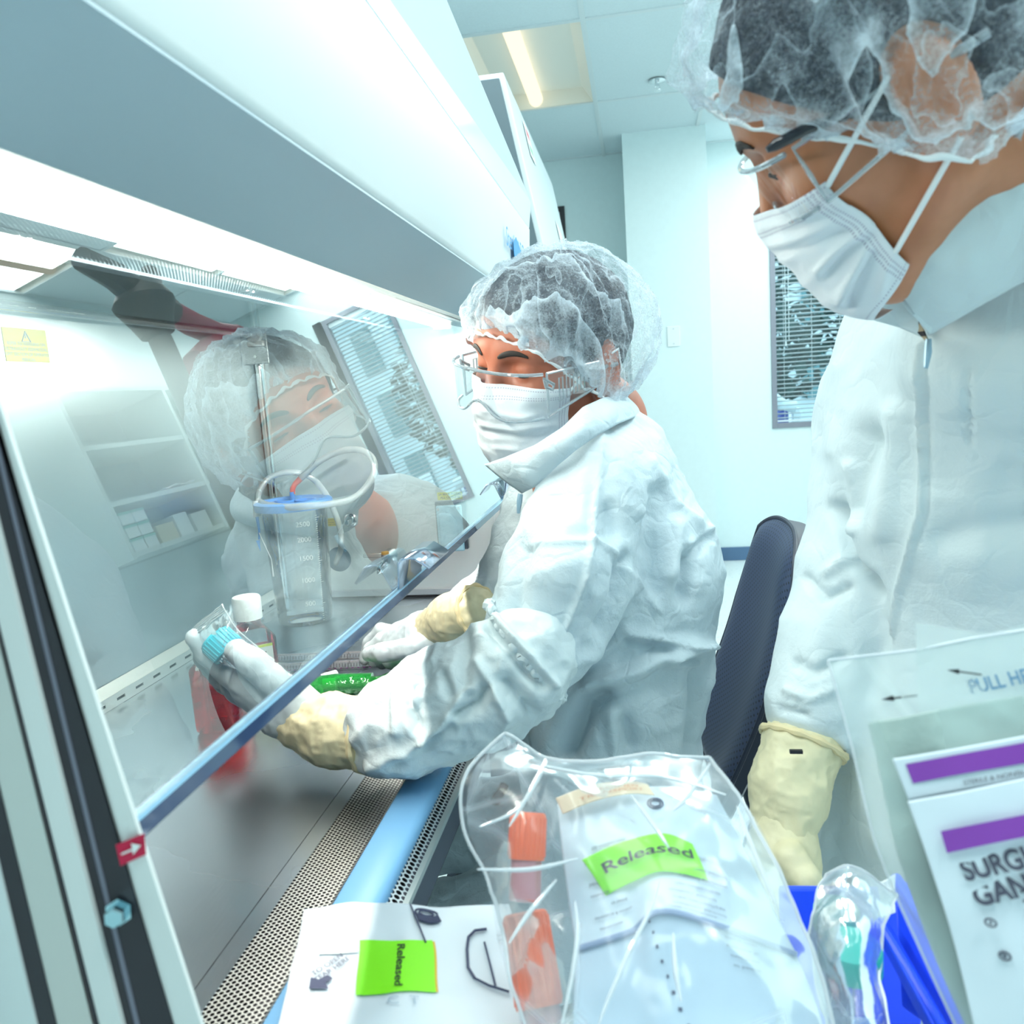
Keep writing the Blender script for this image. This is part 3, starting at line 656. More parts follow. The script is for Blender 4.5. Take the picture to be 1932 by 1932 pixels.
# ball valve: body, yellow-tipped stem, steel lever, hose barb
vv = onp(738, 1046, 1, YE); VM = simple('valve_chrome', (.52, .62, .66), .14, 1); yv = Y1
MB().tube([(vv[0], yv, vv[2]), (vv[0], yv-.05, vv[2])], [.019, .012], 16).build('valve_inlet', VM, cab)
MB().tube([(vv[0], yv-.05, vv[2]+.012), (vv[0], yv-.05, vv[2]-.014)], .0125, 8).build('valve_body', VM, cab)
MB().tube([(vv[0], yv-.05, vv[2]-.012), (vv[0]-.016, yv-.06, vv[2]-.032), (vv[0]-.022, yv-.064, vv[2]-.040)], [.011, .010, .003], 12).build('hose_barb', VM, cab)
MB().tube([(vv[0], yv-.05, vv[2]+.012), (vv[0], yv-.05, vv[2]+.0185)], .0105, 14).build('valve_nut', simple('valve_amber', (.65, .40, .06), .35), cab)
MB().box((vv[0]-.062, yv-.054, vv[2]+.004), (vv[0]-.010, yv-.046, vv[2]+.015)).build('valve_lever', simple('lever_grey', (.60, .68, .70), .25, .6), cab, bevel=.002)
# UV lamp along the back wall with its end bracket
uvz = 1.537
MB().tube([(-.985, YA+.03, uvz-.0), (-.985, YE-.11, uvz)], .0085, 12).build('uv_tube', thinglass('uv_glass', (.88, .93, .95), 2.2, haze=.12, hazecol=(.8, .85, .9)), cab)
MB().tube([(-.985, YE-.13, uvz), (-.985, YE-.10, uvz)], .0095, 12).build('tube_cap', CH, cab)
MB().tube([(-.985, YE-.10, uvz), (-.985, YE-.062, uvz)], .020, 18).build('uv_socket', simple('socket_white', (.86, .9, .88), .35), cab)
MB().box((-1.004, YE-.10, uvz-.03), (-.962, YE-.085, uvz-.016)).build('socket_foot', simple('socket_white', (.86, .9, .88), .35), cab, bevel=.002)
br = MB(); br.box((-1.029, YE-.085, uvz-.075), (-.955, YE-.082, uvz+.015)); br.add([], [])
br.build('uv_bracket', simple('bracket_steel', (.42, .45, .46), .25, 1), cab, smooth=0, bevel=.006)
MB().lathe((-.992, YE-.085, uvz-.055), (0, -1, 0), [(.004, 0), (.004, .002), (.0001, .002)], 10).build('bracket_screw', CH, cab)
# yellow warning label on the back wall, upper left
wl = [onp(3, 616, 0, -1.0295), onp(86, 624, 0, -1.0295), onp(93, 685, 0, -1.0295), onp(11, 681, 0, -1.0295)]
yy0 = (wl[0][1]+wl[3][1])/2; yy1 = (wl[1][1]+wl[2][1])/2; zz1 = (wl[0][2]+wl[1][2])/2; zz0 = (wl[2][2]+wl[3][2])/2
MB().box((-1.03, yy0, zz0), (-1.0290, yy1, zz1)).build('warning_label', simple('warning_yellow', (.56, .45, .01), .5), cab, smooth=0)
WP = simple('warning_print', (.30, .30, .22), .6); yc = (yy0+yy1)/2; hh = zz1-zz0; ww = yy1-yy0
lettering('REFER TO WARNING ON\nULTRAVIOLET (GERMICIDAL)\nLIGHT SECTION OF OPERATORS\nMANUAL', WP, (-1.0284, yc, zz0+hh*.30), (0, 1, 0), (0, 0, 1), ww*.077, cab, line=1.15)
tri = MB(); c0 = V3(-1.0284, yc, zz0+hh*.78); 
tp = [c0+V3(0, math.cos(a)*hh*.2, math.sin(a)*hh*.2-.004) for a in (math.pi/2, math.pi*7/6, math.pi*11/6)]
tri.tube([*tp], .0012, 5, closed=True); tri.box((-1.0287, yc-.0012, c0[2]-.004), (-1.0281, yc+.0012, c0[2]+.007)); tri.build('warning_sign', WP, cab, smooth=0)
# written at camera-relative size; bring to true size (the work zone is 1.26 m wide, the sash opening 21 cm)
def deep(o):
    r = []
    for c in [q for q in bpy.data.objects if q.parent is o]: r += [c]+deep(c)
    return r
for o in deep(cab):
    n = len(o.data.vertices); v = np.zeros(n*3); o.data.vertices.foreach_get('co', v); v = CAM+(v.reshape(-1, 3)-CAM)*KC
    o.data.vertices.foreach_set('co', v.ravel()); o.data.update()
    for md in o.modifiers:
        if md.type == 'BEVEL': md.width *= KC
ZW = 1.35-.55*KC
for x in (-.74, -.31):
    for y in (.34, 1.54): MB().box((x-.025, y-.025, 0), (x+.025, y+.025, 1.35-.65*KC)).build('leg', simple('stand_grey', (.25, .27, .30), .5), cab, smooth=0, bevel=.003)
MB().box((-.74, .36, .12), (-.70, 1.52, .17)).build('stand_rail', simple('stand_grey', (.25, .27, .30), .5), cab, smooth=0, bevel=.003)
# second cabinet further along the wall
cab2 = thing('equipment_cabinet', 'second pale cabinet with its shaded near side coloured dark, standing beyond the hood', 'cabinet', (-.7, 3.6, 0))
Ya2, Yb2 = 2.62, 4.05
def P2(y): return [(-1.2, y, .9), (-.17, y, .9), (-.17, y, 1.20), (-.372, y, 2.32), (-1.2, y, 2.32)]
MB().prism(P2(Ya2), (0, Yb2-Ya2, 0)).build('housing', simple('cabinet_grey_white', (.62, .70, .73), .45), cab2, smooth=0, bevel=.004)
sp2 = [(x, Ya2-.0125, z) for x, z in ((-1.19, .91), (-.19, .91), (-.19, 1.20), (-.385, 2.30), (-1.19, 2.30))]
MB().prism(sp2, (0, .012, 0)).build('side_panel', simple('side_shade_grey', (.10, .145, .17), .5), cab2, smooth=0)  # side facing away from the lamps, its shade put into a darker colour
MB().box((-.9, Ya2-.03, 1.95), (-.48, Ya2-.0125, 2.24)).build('vent_cover', simple('side_shade_grey', (.10, .145, .17), .5), cab2, smooth=0, bevel=.004)
MB().box((-1.15, Ya2+.02, 0), (-.25, Yb2-.02, .9)).build('stand', simple('stand_grey', (.25, .27, .30), .5), cab2, smooth=0)
def f2(y, z): 
    k = (z-1.20)/(2.32-1.20); return V3(-.17+(-.202)*k+.003, y, z)
pp = [f2(3.55, 2.05), f2(3.75, 2.03), f2(3.75, 1.70), f2(3.55, 1.70)]
tag(MB().prism(pp, (.0012, 0, 0)).build('paper_notice', simple('paper', (.86, .9, .9), .6), smooth=0), 'white paper notice on the front of the second cabinet', 'notice')
pp = [f2(2.95, 2.28), f2(3.1, 2.28), f2(3.1, 2.16), f2(2.95, 2.16)]
pn = tag(MB().prism(pp, (.0012, 0, 0)).build('notice_card', simple('paper', (.86, .9, .9), .6), smooth=0), 'small notice card with red and green marks on the second cabinet', 'notice')
for nm_, z, cc in (('red_mark', 2.245, (.8, .2, .25)), ('green_mark', 2.19, (.3, .75, .4))):
    q = [f2(2.97, z+.015), f2(3.06, z+.015), f2(3.06, z-.01), f2(2.97, z-.01)]; MB().prism([p+(.0014, 0, 0) for p in q], (.0005, 0, 0)).build(nm_, simple(nm_, cc, .6), pn, smooth=0)
# ================= people =================
def skin(name, col, red):
    t = NT(name); v = t.coord(); n = t.noise(v, 28, 4); n2 = t.noise(v, 900, 2)
    c = t.ramp(n, [(.3, col), (.7, red)])
    return t.done(t.pbsdf(c, .42, 0, .5, t.bump(n2, .12, .0006), Subsurface_Weight=.12, Subsurface_Scale=.01))
def fabric(name, col, grid=.0016, strength=.25, crumple=.35, rough=.6):
    """white ripstop non-woven cloth: fine grid of threads plus small crumples"""
    t = NT(name); c = t.n('TexCoord'); sp = t.n('SeparateXYZ'); t.l(c.outputs['Object'], sp.inputs[0]); h = None
    for i in range(3):
        q = t.math('FRACT', t.math('DIVIDE', sp.outputs[i], grid*2)); q = t.math('LESS_THAN', q, .18); h = q if h is None else t.math('MAXIMUM', h, q)
    n = t.noise(c.outputs['Object'], 45, 5, .62); m = t.n('TexVoronoi', feature='DISTANCE_TO_EDGE'); m.inputs['Scale'].default_value = 26
    dn = t.n('VectorMath', operation='ADD'); nn = t.n('TexNoise'); nn.inputs['Scale'].default_value = 20; t.l(c.outputs['Object'], nn.inputs['Vector'])
    sc_ = t.n('VectorMath', operation='SCALE'); sc_.inputs['Scale'].default_value = .06; t.l(nn.outputs['Color'], sc_.inputs[0]); t.l(c.outputs['Object'], dn.inputs[0]); t.l(sc_.outputs[0], dn.inputs[1]); t.l(dn.outputs[0], m.inputs['Vector'])
    hv = t.math('MINIMUM', m.outputs[0], .12)
    b1 = t.bump(t.math('ADD', n, t.math('MULTIPLY', hv, 2.0)), crumple, .006); b2 = t.bump(h, strength, .0004, b1)
    return t.done(t.pbsdf(col, rough, 0, .35, b2))
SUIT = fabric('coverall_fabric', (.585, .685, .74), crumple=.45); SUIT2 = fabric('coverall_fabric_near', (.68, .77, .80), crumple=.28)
LATEX = grainy('latex_cream', (.78, .71, .47), .5, amp=.06, scale=60, bump=.25, dist=.002); NITR = grainy('latex_white', (.70, .80, .86), .45, amp=.03, scale=60, bump=.2, dist=.002)
HAIR = grainy('black_hair', (.005, .009, .024), .5, amp=.6, scale=300, bump=.8, dist=.004)
BROW = simple('brow_hair', (.02, .014, .012), .7)
def netmat(name, base, seed, lines=1.0, fs=1.0, hm=.38):
    t = NT(name); v = t.coord(); mp = t.n('Mapping'); mp.inputs['Location'].default_value = (seed, seed*2, 0); t.l(v, mp.inputs[0]); v = mp.outputs[0]
    fib = t.noise(v, 420, 5, .75); blot = t.noise(v, 38, 4, .6)
    def fold(scale, mult, pw, st, dist):   # one-sided pleats: a sharp line that fades away to one side
        mp2 = t.n('Mapping'); mp2.inputs['Scale'].default_value = st; t.l(v, mp2.inputs[0]); nz = t.n('TexNoise'); nz.inputs['Scale'].default_value = scale; nz.inputs['Detail'].default_value = 1.5; nz.inputs['Distortion'].default_value = dist; t.l(mp2.outputs[0], nz.inputs['Vector'])
        return t.math('POWER', t.math('FRACT', t.math('MULTIPLY', nz.outputs[0], mult)), pw)
    l1 = fold(7*fs, 7.0/fs**.8, 6, (1, 1, .35), .4); l2 = fold(16*fs, 6.0/fs**.5, 9, (1, 1, .5), .3)
    sp = t.n('SeparateXYZ'); tc = t.n('TexCoord'); t.l(tc.outputs['UV'], sp.inputs[0]); hem = t.n('MapRange', i_1=0.0, i_2=.30, i_3=1, i_4=0); t.l(sp.outputs[0], hem.inputs[0])
    lw = t.n('LayerWeight', i_0=.35)
    f = t.math('ADD', base, t.math('MULTIPLY', t.math('SUBTRACT', fib, .5), 1.2)); f = t.math('ADD', f, t.math('MULTIPLY', t.math('SUBTRACT', blot, .5), .9))
    f = t.math('ADD', f, t.math('MULTIPLY', l1, .62*lines)); f = t.math('ADD', f, t.math('MULTIPLY', l2, .34*lines)); f = t.math('ADD', f, t.math('MULTIPLY', lw.outputs['Facing'], .26)); f = t.math('ADD', f, t.math('MULTIPLY', hem.outputs[0], hm))
    f = t.math('MINIMUM', t.math('MAXIMUM', f, .05), .94)
    d = t.n('BsdfDiffuse', i_0=(.80, .90, .98, 1)).outputs[0]; tl = t.n('BsdfTranslucent', i_0=(.80, .90, .98, 1)).outputs[0]
    return t.done(t.mix(f, t.transp(), t.mix(.35, d, tl)))
def maskmat(name):
    """pleated mask cloth with rows of stitched dots along its edges (uv: u across, v down)"""
    t = NT(name); c = t.n('TexCoord'); sp = t.n('SeparateXYZ'); t.l(c.outputs['UV'], sp.inputs[0]); U, V = sp.outputs[0], sp.outputs[1]
    def row(P, Q, at_, n, wid):   # dotted row along Q at P = at_
        a = t.math('LESS_THAN', t.math('ABSOLUTE', t.math('SUBTRACT', P, at_)), wid)
        b = t.math('LESS_THAN', t.math('FRACT', t.math('MULTIPLY', Q, n)), .5); return t.math('MULTIPLY', a, b)
    s = None
    for P, Q, at_, n, wd in ((V, U, .035, 75, .0055), (V, U, .11, 75, .0055), (V, U, .135, 75, .0055), (U, V, .965, 46, .005), (U, V, .945, 46, .005), (U, V, .925, 46, .005), (U, V, .035, 46, .005), (U, V, .055, 46, .005), (U, V, .075, 46, .005), (V, U, .965, 75, .005)):
        r = row(P, Q, at_, n, wd); s = r if s is None else t.math('MAXIMUM', s, r)
    w1 = t.n('TexNoise'); w1.inputs['Scale'].default_value = 34; w1.inputs['Detail'].default_value = 4; t.l(c.outputs['Object'], w1.inputs[0])
    mx = t.n('Mix', data_type='RGBA'); t.l(s, mx.inputs[0]); mx.inputs[6].default_value = (.82, .85, .90, 1); mx.inputs[7].default_value = (.50, .48, .58, 1)
    return t.done(t.pbsdf(mx.outputs[2], .65, 0, .3, t.bump(w1.outputs[0], .45, .005)))
MASK = maskmat('mask_cloth'); LOOP = simple('ear_loop', (.85, .88, .90), .6)
GOG = thinglass('goggle_lens', (.985, .995, 1), .35, 1.45); 
t = NT('goggle_rim'); fr = t.n('Fresnel', i_0=1.5); RIM = t.done(t.mix(.30, t.mix(t.math('MINIMUM', t.math('MULTIPLY', fr.outputs[0], 4.0), .9), t.transp((.80, .86, .9)), t.gloss((1, 1, 1), .04)), t.n('BsdfDiffuse', i_0=(.62, .70, .76, 1)).outputs[0]))

class Head:
    def __init__(s, H, F, L, U, k=1.0):
        s.H = V3(*H); s.B = np.stack([nrm(F), nrm(L), nrm(U)], 1); s.k = k
    def w(s, f, l, u): return s.H+s.k*(s.B @ V3(f, l, u))
    def W(s, P): return s.H+s.k*(np.asarray(P, float) @ s.B.T)
    def loc(s, P): return (P-s.H) @ s.B/s.k
    def base(s, p):
        """bare head in its own frame: f forward, l left, u up; ear canal height is u=0"""
        ax = lambda *a: V3(*a); fl = p.copy(); fl[:, 1] = np.abs(fl[:, 1])
        d = ell(p, ax(-.004, 0, .044), (.099, .0775, .086))
        d = smin(d, ell(p, ax(.050, 0, .047), (.048, .063, .050)), .02)
        d = smin(d, ell(p, ax(.042, 0, -.022), (.056, .058, .084)), .025)
        d = smin(d, ell(p, ax(.066, 0, -.088), (.028, .030, .028)), .025)
        d = smin(d, cone(fl, ax(.004, .054, -.045), ax(.064, .020, -.094), .018, .016), .02)
        d = smin(d, ell(fl, ax(.058, .044, -.010), (.030, .022, .020)), .018)
        d = smin(d, cone(fl, ax(.090, .012, .035), ax(.076, .046, .040), .0105, .009), .012)
        d = smin(d, cone(p, ax(.092, 0, .022), ax(.111, 0, -.021), .0085, .0115), .010)
        d = smin(d, ell(fl, ax(.101, .013, -.027), (.012, .0095, .0095)), .008)
        d = smax(d, -ell(fl, ax(.098, .033, .016), (.013, .019, .0125)), .010)
        lid = ell(fl, ax(.0765, .033, .0155), (.0145, .017, .0145))
        d = smin(d, lid, .004)
        d = smax(d, -ell(fl, ax(.0925, .033, .0105), (.0060, .0125, .0016)), .0015)
        ear = ell(fl, ax(-.010, .080, .002), (.020, .0065, .033)); ear = smax(ear, -ell(fl, ax(-.006, .087, .004), (.012, .0065, .020)), .004)
        ear = smin(ear, cone(fl, ax(.004, .076, -.018), ax(.004, .079, -.026), .007, .006), .006)
        ear = smin(ear, cone(fl, ax(-.002, .083, -.012), ax(-.008, .083, .020), .003, .003), .004)
        return smin(d, ear, .006)
CAP_FRONT = .83
def cap_lower(f): return np.where(f > -.01, -.036+CAP_FRONT*(f+.01), -.036+.22*(f+.01))
def make_head(root, hd, neck, nr, SK, net, capext, wr, seed, hairline=.062):
    def sd(P):
        p = hd.loc(P); d = hd.base(p)*hd.k; return smin(d, chain(P, neck, nr, .03), .022)
    c = np.array([hd.H]+list(neck)); lo = c.min(0)-.15; hi = c.max(0)+.15
    Vt, Q = snets(sd, lo, hi, .0026); Vt = relax(Vt, Q, 1, .3)
    body = qmesh(Vt, Q, 'body', SK, root)
    # hair: a shell over the scalp
    def hs(P):
        p = hd.loc(P); d = hd.base(p)-.0065-.002*noise(P*90, seed)
        top = cap_lower(p[:, 0])+.010+np.where(p[:, 0] > .03, (p[:, 0]-.03)*.25, 0)
        d = smax(d, top-p[:, 2], .006); d = smax(d, -(np.abs(p[:, 1])-.071+.0*p[:, 0])*np.where((np.abs(p[:, 0]+.008) < .024) & (p[:, 2] < .035), -1, 1) if False else d, .001)
        e = ell(np.abs(p)*V3(0, 1, 0)+p*V3(1, 0, 1), V3(-.010, .086, .002), (.026, .03, .040)); return smax(d, -e, .004)*hd.k
    Vh, Qh = snets(hs, hd.H-.17, hd.H+.17, .004); qmesh(Vh, Qh, 'hair', HAIR, root)
    # bouffant cap: puffed sheet gathered into a band
    def cs(P):
        p = hd.loc(P); q = p.copy(); d = ell(q, V3(-.016, 0, .050), capext)
        d = smin(d, ell(q, V3(-.055, 0, .030), (.085, .098, .080)), .03); d = smin(d, ell(q, V3(.055, 0, .070), (.062, .076, .052)), .03)
        lowr = ell(np.abs(q)*V3(0, 1, 0)+q*V3(1, 0, 1), V3(-.012, .06, -.002), (.05, .038, .048)); return smin(d, lowr, .03)*hd.k
    Vc, Qc = snets(cs, hd.H-.21, hd.H+.21, .0045); p = hd.loc(Vc)
    edge = cap_lower(p[:, 0]); Vc, Qc = keep(Vc, Qc, p[:, 2] > edge-.006); Vc, Qc = split4(Vc, Qc); Vc = relax(Vc, Qc, 2, .4)
    N = vnormals(Vc, Qc); p = hd.loc(Vc); hgt = np.clip((p[:, 2]-cap_lower(p[:, 0]))/.05, 0, 1)
    ang = np.arctan2(p[:, 1], p[:, 0]+.01); rad = np.stack([np.cos(ang)*6, np.sin(ang)*6, p[:, 2]*9], 1)
    d = .0065*ridge(rad*1.0, seed, 2)*wr*(1.2-hgt*.6)+.004*wr*ridge(p*34+5, seed+3, 2)+.0016*fbm(p*110, seed+5, 2)
    Vc = Vc+N*((d-.006)*1.0)[:, None]
    # pull the lower edge in to the head like an elastic
    tuck = (1-np.clip((hd.loc(Vc)[:, 2]-cap_lower(hd.loc(Vc)[:, 0])+.006)/.02, 0, 1))
    p = hd.loc(Vc); base = hd.base(p)*hd.k; Vc = Vc-vnormals(Vc, Qc)*(np.clip(base-.006, 0, .03)*tuck*.85)[:, None]
    pz = hd.loc(Vc); hz = np.clip((pz[:, 2]-cap_lower(pz[:, 0]))/.10, 0, 1); cap = qmesh(Vc, Qc, 'hairnet', net, root, uv=np.stack([hz, hz*0], 1))
    # elastic band: gathered cord along the cap edge
    pts = []
    for a in np.linspace(-math.pi, math.pi, 400, endpoint=False):
        r = .02; dirv = V3(math.cos(a), math.sin(a)*.8, 0)
        for _ in range(40):
            f, l = -.012+dirv[0]*r, dirv[1]*r; u = float(cap_lower(np.array(f)))-.004
            dd = float(hd.base(np.array([[f, l, u]]))[0])-.008
            if dd > -.0004: break
            r += max(.0008, -dd*.8)
        pts.append(hd.w(f, l, u+.0012*math.sin(a*31)+.0006*math.sin(a*57)))
    MB().tube(pts, [.0017+.0006*math.sin(i*.5) for i in range(len(pts))], 6, closed=True).build('hairnet_band', LOOP, root)
    # brows, lashes
    for s in (-1, 1):
        rows = []
        for q in np.linspace(0, 1, 14):
            l = (.014+.034*q)*s; u = .033+.008*math.sin(q*2.2)-.005*q*q; w = .0034*math.sin(min(1, q*3+.25)*1.57)*(1-.6*q**3); row = []
            for k in (-1, -.3, .3, 1):
                f = .125
                while float(hd.base(np.array([[f, l, u+k*w]]))[0]) > .0008 and f > .03: f -= .0006
                row.append(hd.w(f+.0004*(1-abs(k)), l, u+k*w))
            rows.append(row)
        MB().grid(rows).build('eyebrow', BROW, root, solid=.0012)
        pts = []
        for q in np.linspace(-1, 1, 9): pts.append(hd.w(.0918-.006*q*q, s*(.033+.0118*q), .0108+.001*(1-q*q)))
        MB().tube(pts, [.0004, .0009, .0012, .0013, .0014, .0013, .0012, .0009, .0004], 6).build('lashes', BROW, root)
    return body
def make_mask(root, hd, top, bot, sideu, lmax=66, tent=(.030, .046, .058), pleat=.0022, folds=()):
    nu, nv = 61, 49; G = np.zeros((nv, nu, 3)); UV = []
    def surf(p):
        return smin(hd.base(p), ell(p, V3(.082, 0, -.052), tent), .02)
    for j in range(nv):
        v = j/(nv-1)
        for i in range(nu):
            u_ = i/(nu-1); a = math.radians(-lmax+2*lmax*u_); c = abs(2*u_-1)
            ht = top[0]+(top[1]-top[0])*c**1.6; hb = bot[0]+(bot[1]-bot[0])*c**1.3; uu = ht+(hb-ht)*v
            r = .145; dv = V3(math.cos(a), math.sin(a), 0)
            fc = .012
            for _ in range(90):
                q = V3(fc, 0, uu)+dv*r; dd = float(surf(q[None])[0])-.0035
                if dd < .0004: break
                r -= max(.0007, dd*.8)
                if r < .012: r = .012; break
            pl = 0
            for pv in (.30, .50, .70): pl += pleat*max(0, 1-abs(v-pv)/.10)*(1 if v > pv else .2)*(1-c**4)
            q = V3(fc, 0, uu)+dv*(r+pl); G[j, i] = q; UV.append((u_, v))
    for _ in range(3): G[1:-1, 1:-1] = (G[1:-1, 1:-1]*2+G[:-2, 1:-1]+G[2:, 1:-1]+G[1:-1, :-2]+G[1:-1, 2:])/6
    Wg = hd.W(G.reshape(-1, 3)); gr = Wg.reshape(nv, nu, 3); nn = np.cross(np.gradient(gr, axis=1), np.gradient(gr, axis=0)).reshape(-1, 3); nn = nrm_rows(nn); nn *= np.sign(((nn @ hd.B[:, 0])).sum() or 1)
    edge_ = np.minimum(1, np.minimum(*[np.minimum(a, 1-a)*8 for a in np.array(UV).T]))
    Wg = Wg+nn*((creases(Wg, nn, folds)+.0012*fbm(Wg*70, 3, 2))*edge_)[:, None]; G = hd.loc(Wg).reshape(nv, nu, 3)
    return MB().grid(hd.W(G.reshape(-1, 3)).reshape(nv, nu, 3)).build('face_mask', MASK, root, smooth=180, uv=UV, solid=.0008), hd.W(G.reshape(-1, 3)).reshape(nv, nu, 3)
def make_goggles(root, hd, df=0.0, drop=0.0, tall=1.0, vents=True, GOG=GOG):
    g = None; S = np.linspace(-1, 1, 33)
    def P(s, v):   # visor sheet, v 0 top .. 1 bottom
        a = s*1.22; f = .052+.070*math.cos(a)**.8+df; l = .0745*math.sin(a)/math.sin(1.22)
        ut = .024-.004*abs(s)-drop; ub = (-.034+.020*math.exp(-(s/.24)**2)+.004*s*s)*tall-drop; return hd.w(f-.006*v*(1-abs(s)), l, ut+(ub-ut)*v)
    lens = MB().grid([[P(s, v) for s in S] for v in np.linspace(0, 1, 9)]).build('safety_goggles', GOG, root, smooth=180)
    MB().tube([P(s, 0) for s in S], .0019, 7).build('goggle_rim', RIM, lens); MB().tube([P(s, 1) for s in S], .0017, 7).build('goggle_rim', RIM, lens)
    for s in (-1, 1):
        def Q(k, v): f = .076+df-.078*k; l = s*(.0745+.006*k); ut = .020-.002*k-drop; ub = (-.030+.020*k)*tall-drop; return hd.w(f, l, ut+(ub-ut)*v)
        sd = MB().grid([[Q(k, v) for k in np.linspace(0, 1, 7)] for v in np.linspace(0, 1, 5)]).build('side_shield', GOG, lens, smooth=180)
        MB().tube([Q(0, 0), Q(.5, 0), Q(1, 0), Q(1, .5), Q(1, 1), Q(.5, 1), Q(0, 1), Q(0, .5)], .0017, 6, closed=True).build('shield_rim', RIM, sd)
        for k in (.22, .36, .50, .64) if vents else ():
            MB().tube([Q(k, .18), Q(k+.07, .18), Q(k+.07, .78), Q(k, .78)], .0009, 5, closed=True).build('vent_slot', RIM, sd)
        if vents: MB().tube([Q(-.06, .10), Q(.12, .30), Q(.10, .42), Q(-.02, .30)], .0021, 6, closed=True).build('hinge', RIM, sd)
        MB().tube([Q(.9, .25), hd.w(-.03+df, s*.084, .010-drop)], .0028, 7).build('temple', RIM, sd)
    return lens
def cloth_body(prims, lo, hi, h, k, name, mat, root, folds, amp=(.0055, 11, .0022, 30), seed=1, splits=1, mask=None, extra=None):
    def sd(P):
        d = None
        for pts, rs in prims:
            e = chain(P, pts, rs, .03); d = e if d is None else smin(d, e, k)
        return extra(P, d) if extra else d
    Vt, Q = snets(sd, lo, hi, h); Vt = relax(Vt, Q, 2, .5)
    for _ in range(splits): Vt, Q = split4(Vt, Q)
    Vt = relax(Vt, Q, 2, .5); N = vnormals(Vt, Q)
    d = amp[0]*(ridge(Vt*amp[1]+.3*noise(Vt*5, 9)[:, None], seed, 2)-.4)+amp[2]*(ridge(Vt*amp[3], seed+5, 2)-.4)
    d = d+creases(Vt, N, folds)*1.45
    Vt = Vt+N*d[:, None]; Vt = relax(Vt, Q, 1, .25)
    if mask is not None: Vt, Q = keep(Vt, Q, mask(Vt))
    return qmesh(Vt, Q, name, mat, root)
A_ = lambda *p: at(*p)
def R_(px, d): return px*d/FPX
# ---------------- seated person ----------------
SK1 = skin('skin_tan', (.38, .115, .060), (.50, .165, .10))
hS = Head((-.0999, .9925, 1.3764), (-.6498, -.7397, -.1751), (.7588, -.6176, -.2067), (.0447, -.2672, .9626), .985)
pS = thing('person', 'seated person in white coverall, hairnet, mask and goggles working under the sash', 'person', (-.05, 1.05, 0))
neckS = [hS.w(-.022, 0, -.045), A_(1125, 800, 1.06), A_(1120, 900, 1.09)]
make_head(pS, hS, neckS, [.056, .060, .085], SK1, netmat('hairnet_fabric', .13, 3.0, 1.1), (.118, .094, .094), 1.0, 11)
_, mS = make_mask(pS, hS, (.004, -.006), (-.118, -.086), 0, 64, folds=[([(912, 800), (975, 812), (1045, 800)], 6, .003), ([(918, 815), (980, 826), (1030, 822)], 6, -.003), ([(915, 775), (985, 790), (1000, 785)], 5, .002), ([(935, 845), (990, 850), (1040, 825)], 6, .0025)])
make_goggles(pS, hS, .010)
for s, col in ((1, -1), (-1, 0)):
    c = -1 if s == 1 else 0
    MB().tube([mS[2, c], hS.w(.02, s*.076, .012), hS.w(-.02, s*.086, .028), hS.w(-.028, s*.084, 0), hS.w(-.01, s*.076, -.03), mS[-3, c]], .0016, 6).build('ear_loop', LOOP, pS)
foldS = [([(1138, 815), (1130, 900), (1122, 1000), (1106, 1090), (1086, 1150), (1060, 1208)], 5, .004), ([(1122, 1015), (1180, 1052), (1218, 1110), (1240, 1150)], 5, .004),
         ([(1185, 1060), (1178, 1125), (1140, 1190)], 16, -.014), ([(1242, 930), (1236, 1010), (1232, 1110)], 18, -.012), ([(1270, 1000), (1262, 1080)], 20, .008),
         ([(1338, 1000), (1300, 1030)], 9, .010), ([(1325, 1015), (1294, 1048), (1290, 1125)], 13, -.014), ([(1190, 1192), (1260, 1204), (1335, 1216)], 8, .007), ([(1185, 1205), (1255, 1222)], 9, -.008),
         ([(1345, 1212), (1262, 1238), (1258, 1252), (1312, 1254)], 7, .008), ([(1320, 1265), (1310, 1330), (1300, 1400)], 12, -.010), ([(1115, 1292), (1190, 1268), (1300, 1212)], 16, .012), ([(1135, 1312), (1105, 1335), (1072, 1410)], 22, -.020),
         ([(1160, 1500), (1162, 1410), (1152, 1340)], 12, .006), ([(1180, 1360), (1190, 1400)], 10, -.008), ([(1060, 1210), (1010, 1215), (960, 1200)], 8, .006), ([(1040, 1190), (1000, 1200)], 7, -.006),
         ([(985, 1020), (1050, 1022), (1118, 1020)], 6, .003), ([(985, 1030), (975, 1080), (968, 1150)], 18, -.008), ([(1150, 960), (1160, 1000)], 14, -.006), ([(1080, 1250), (1130, 1230), (1180, 1190)], 10, .006), ([(1300, 870), (1345, 1000)], 6, .003), ([(1228, 870), (1270, 950), (1330, 1000)], 7, .004)]
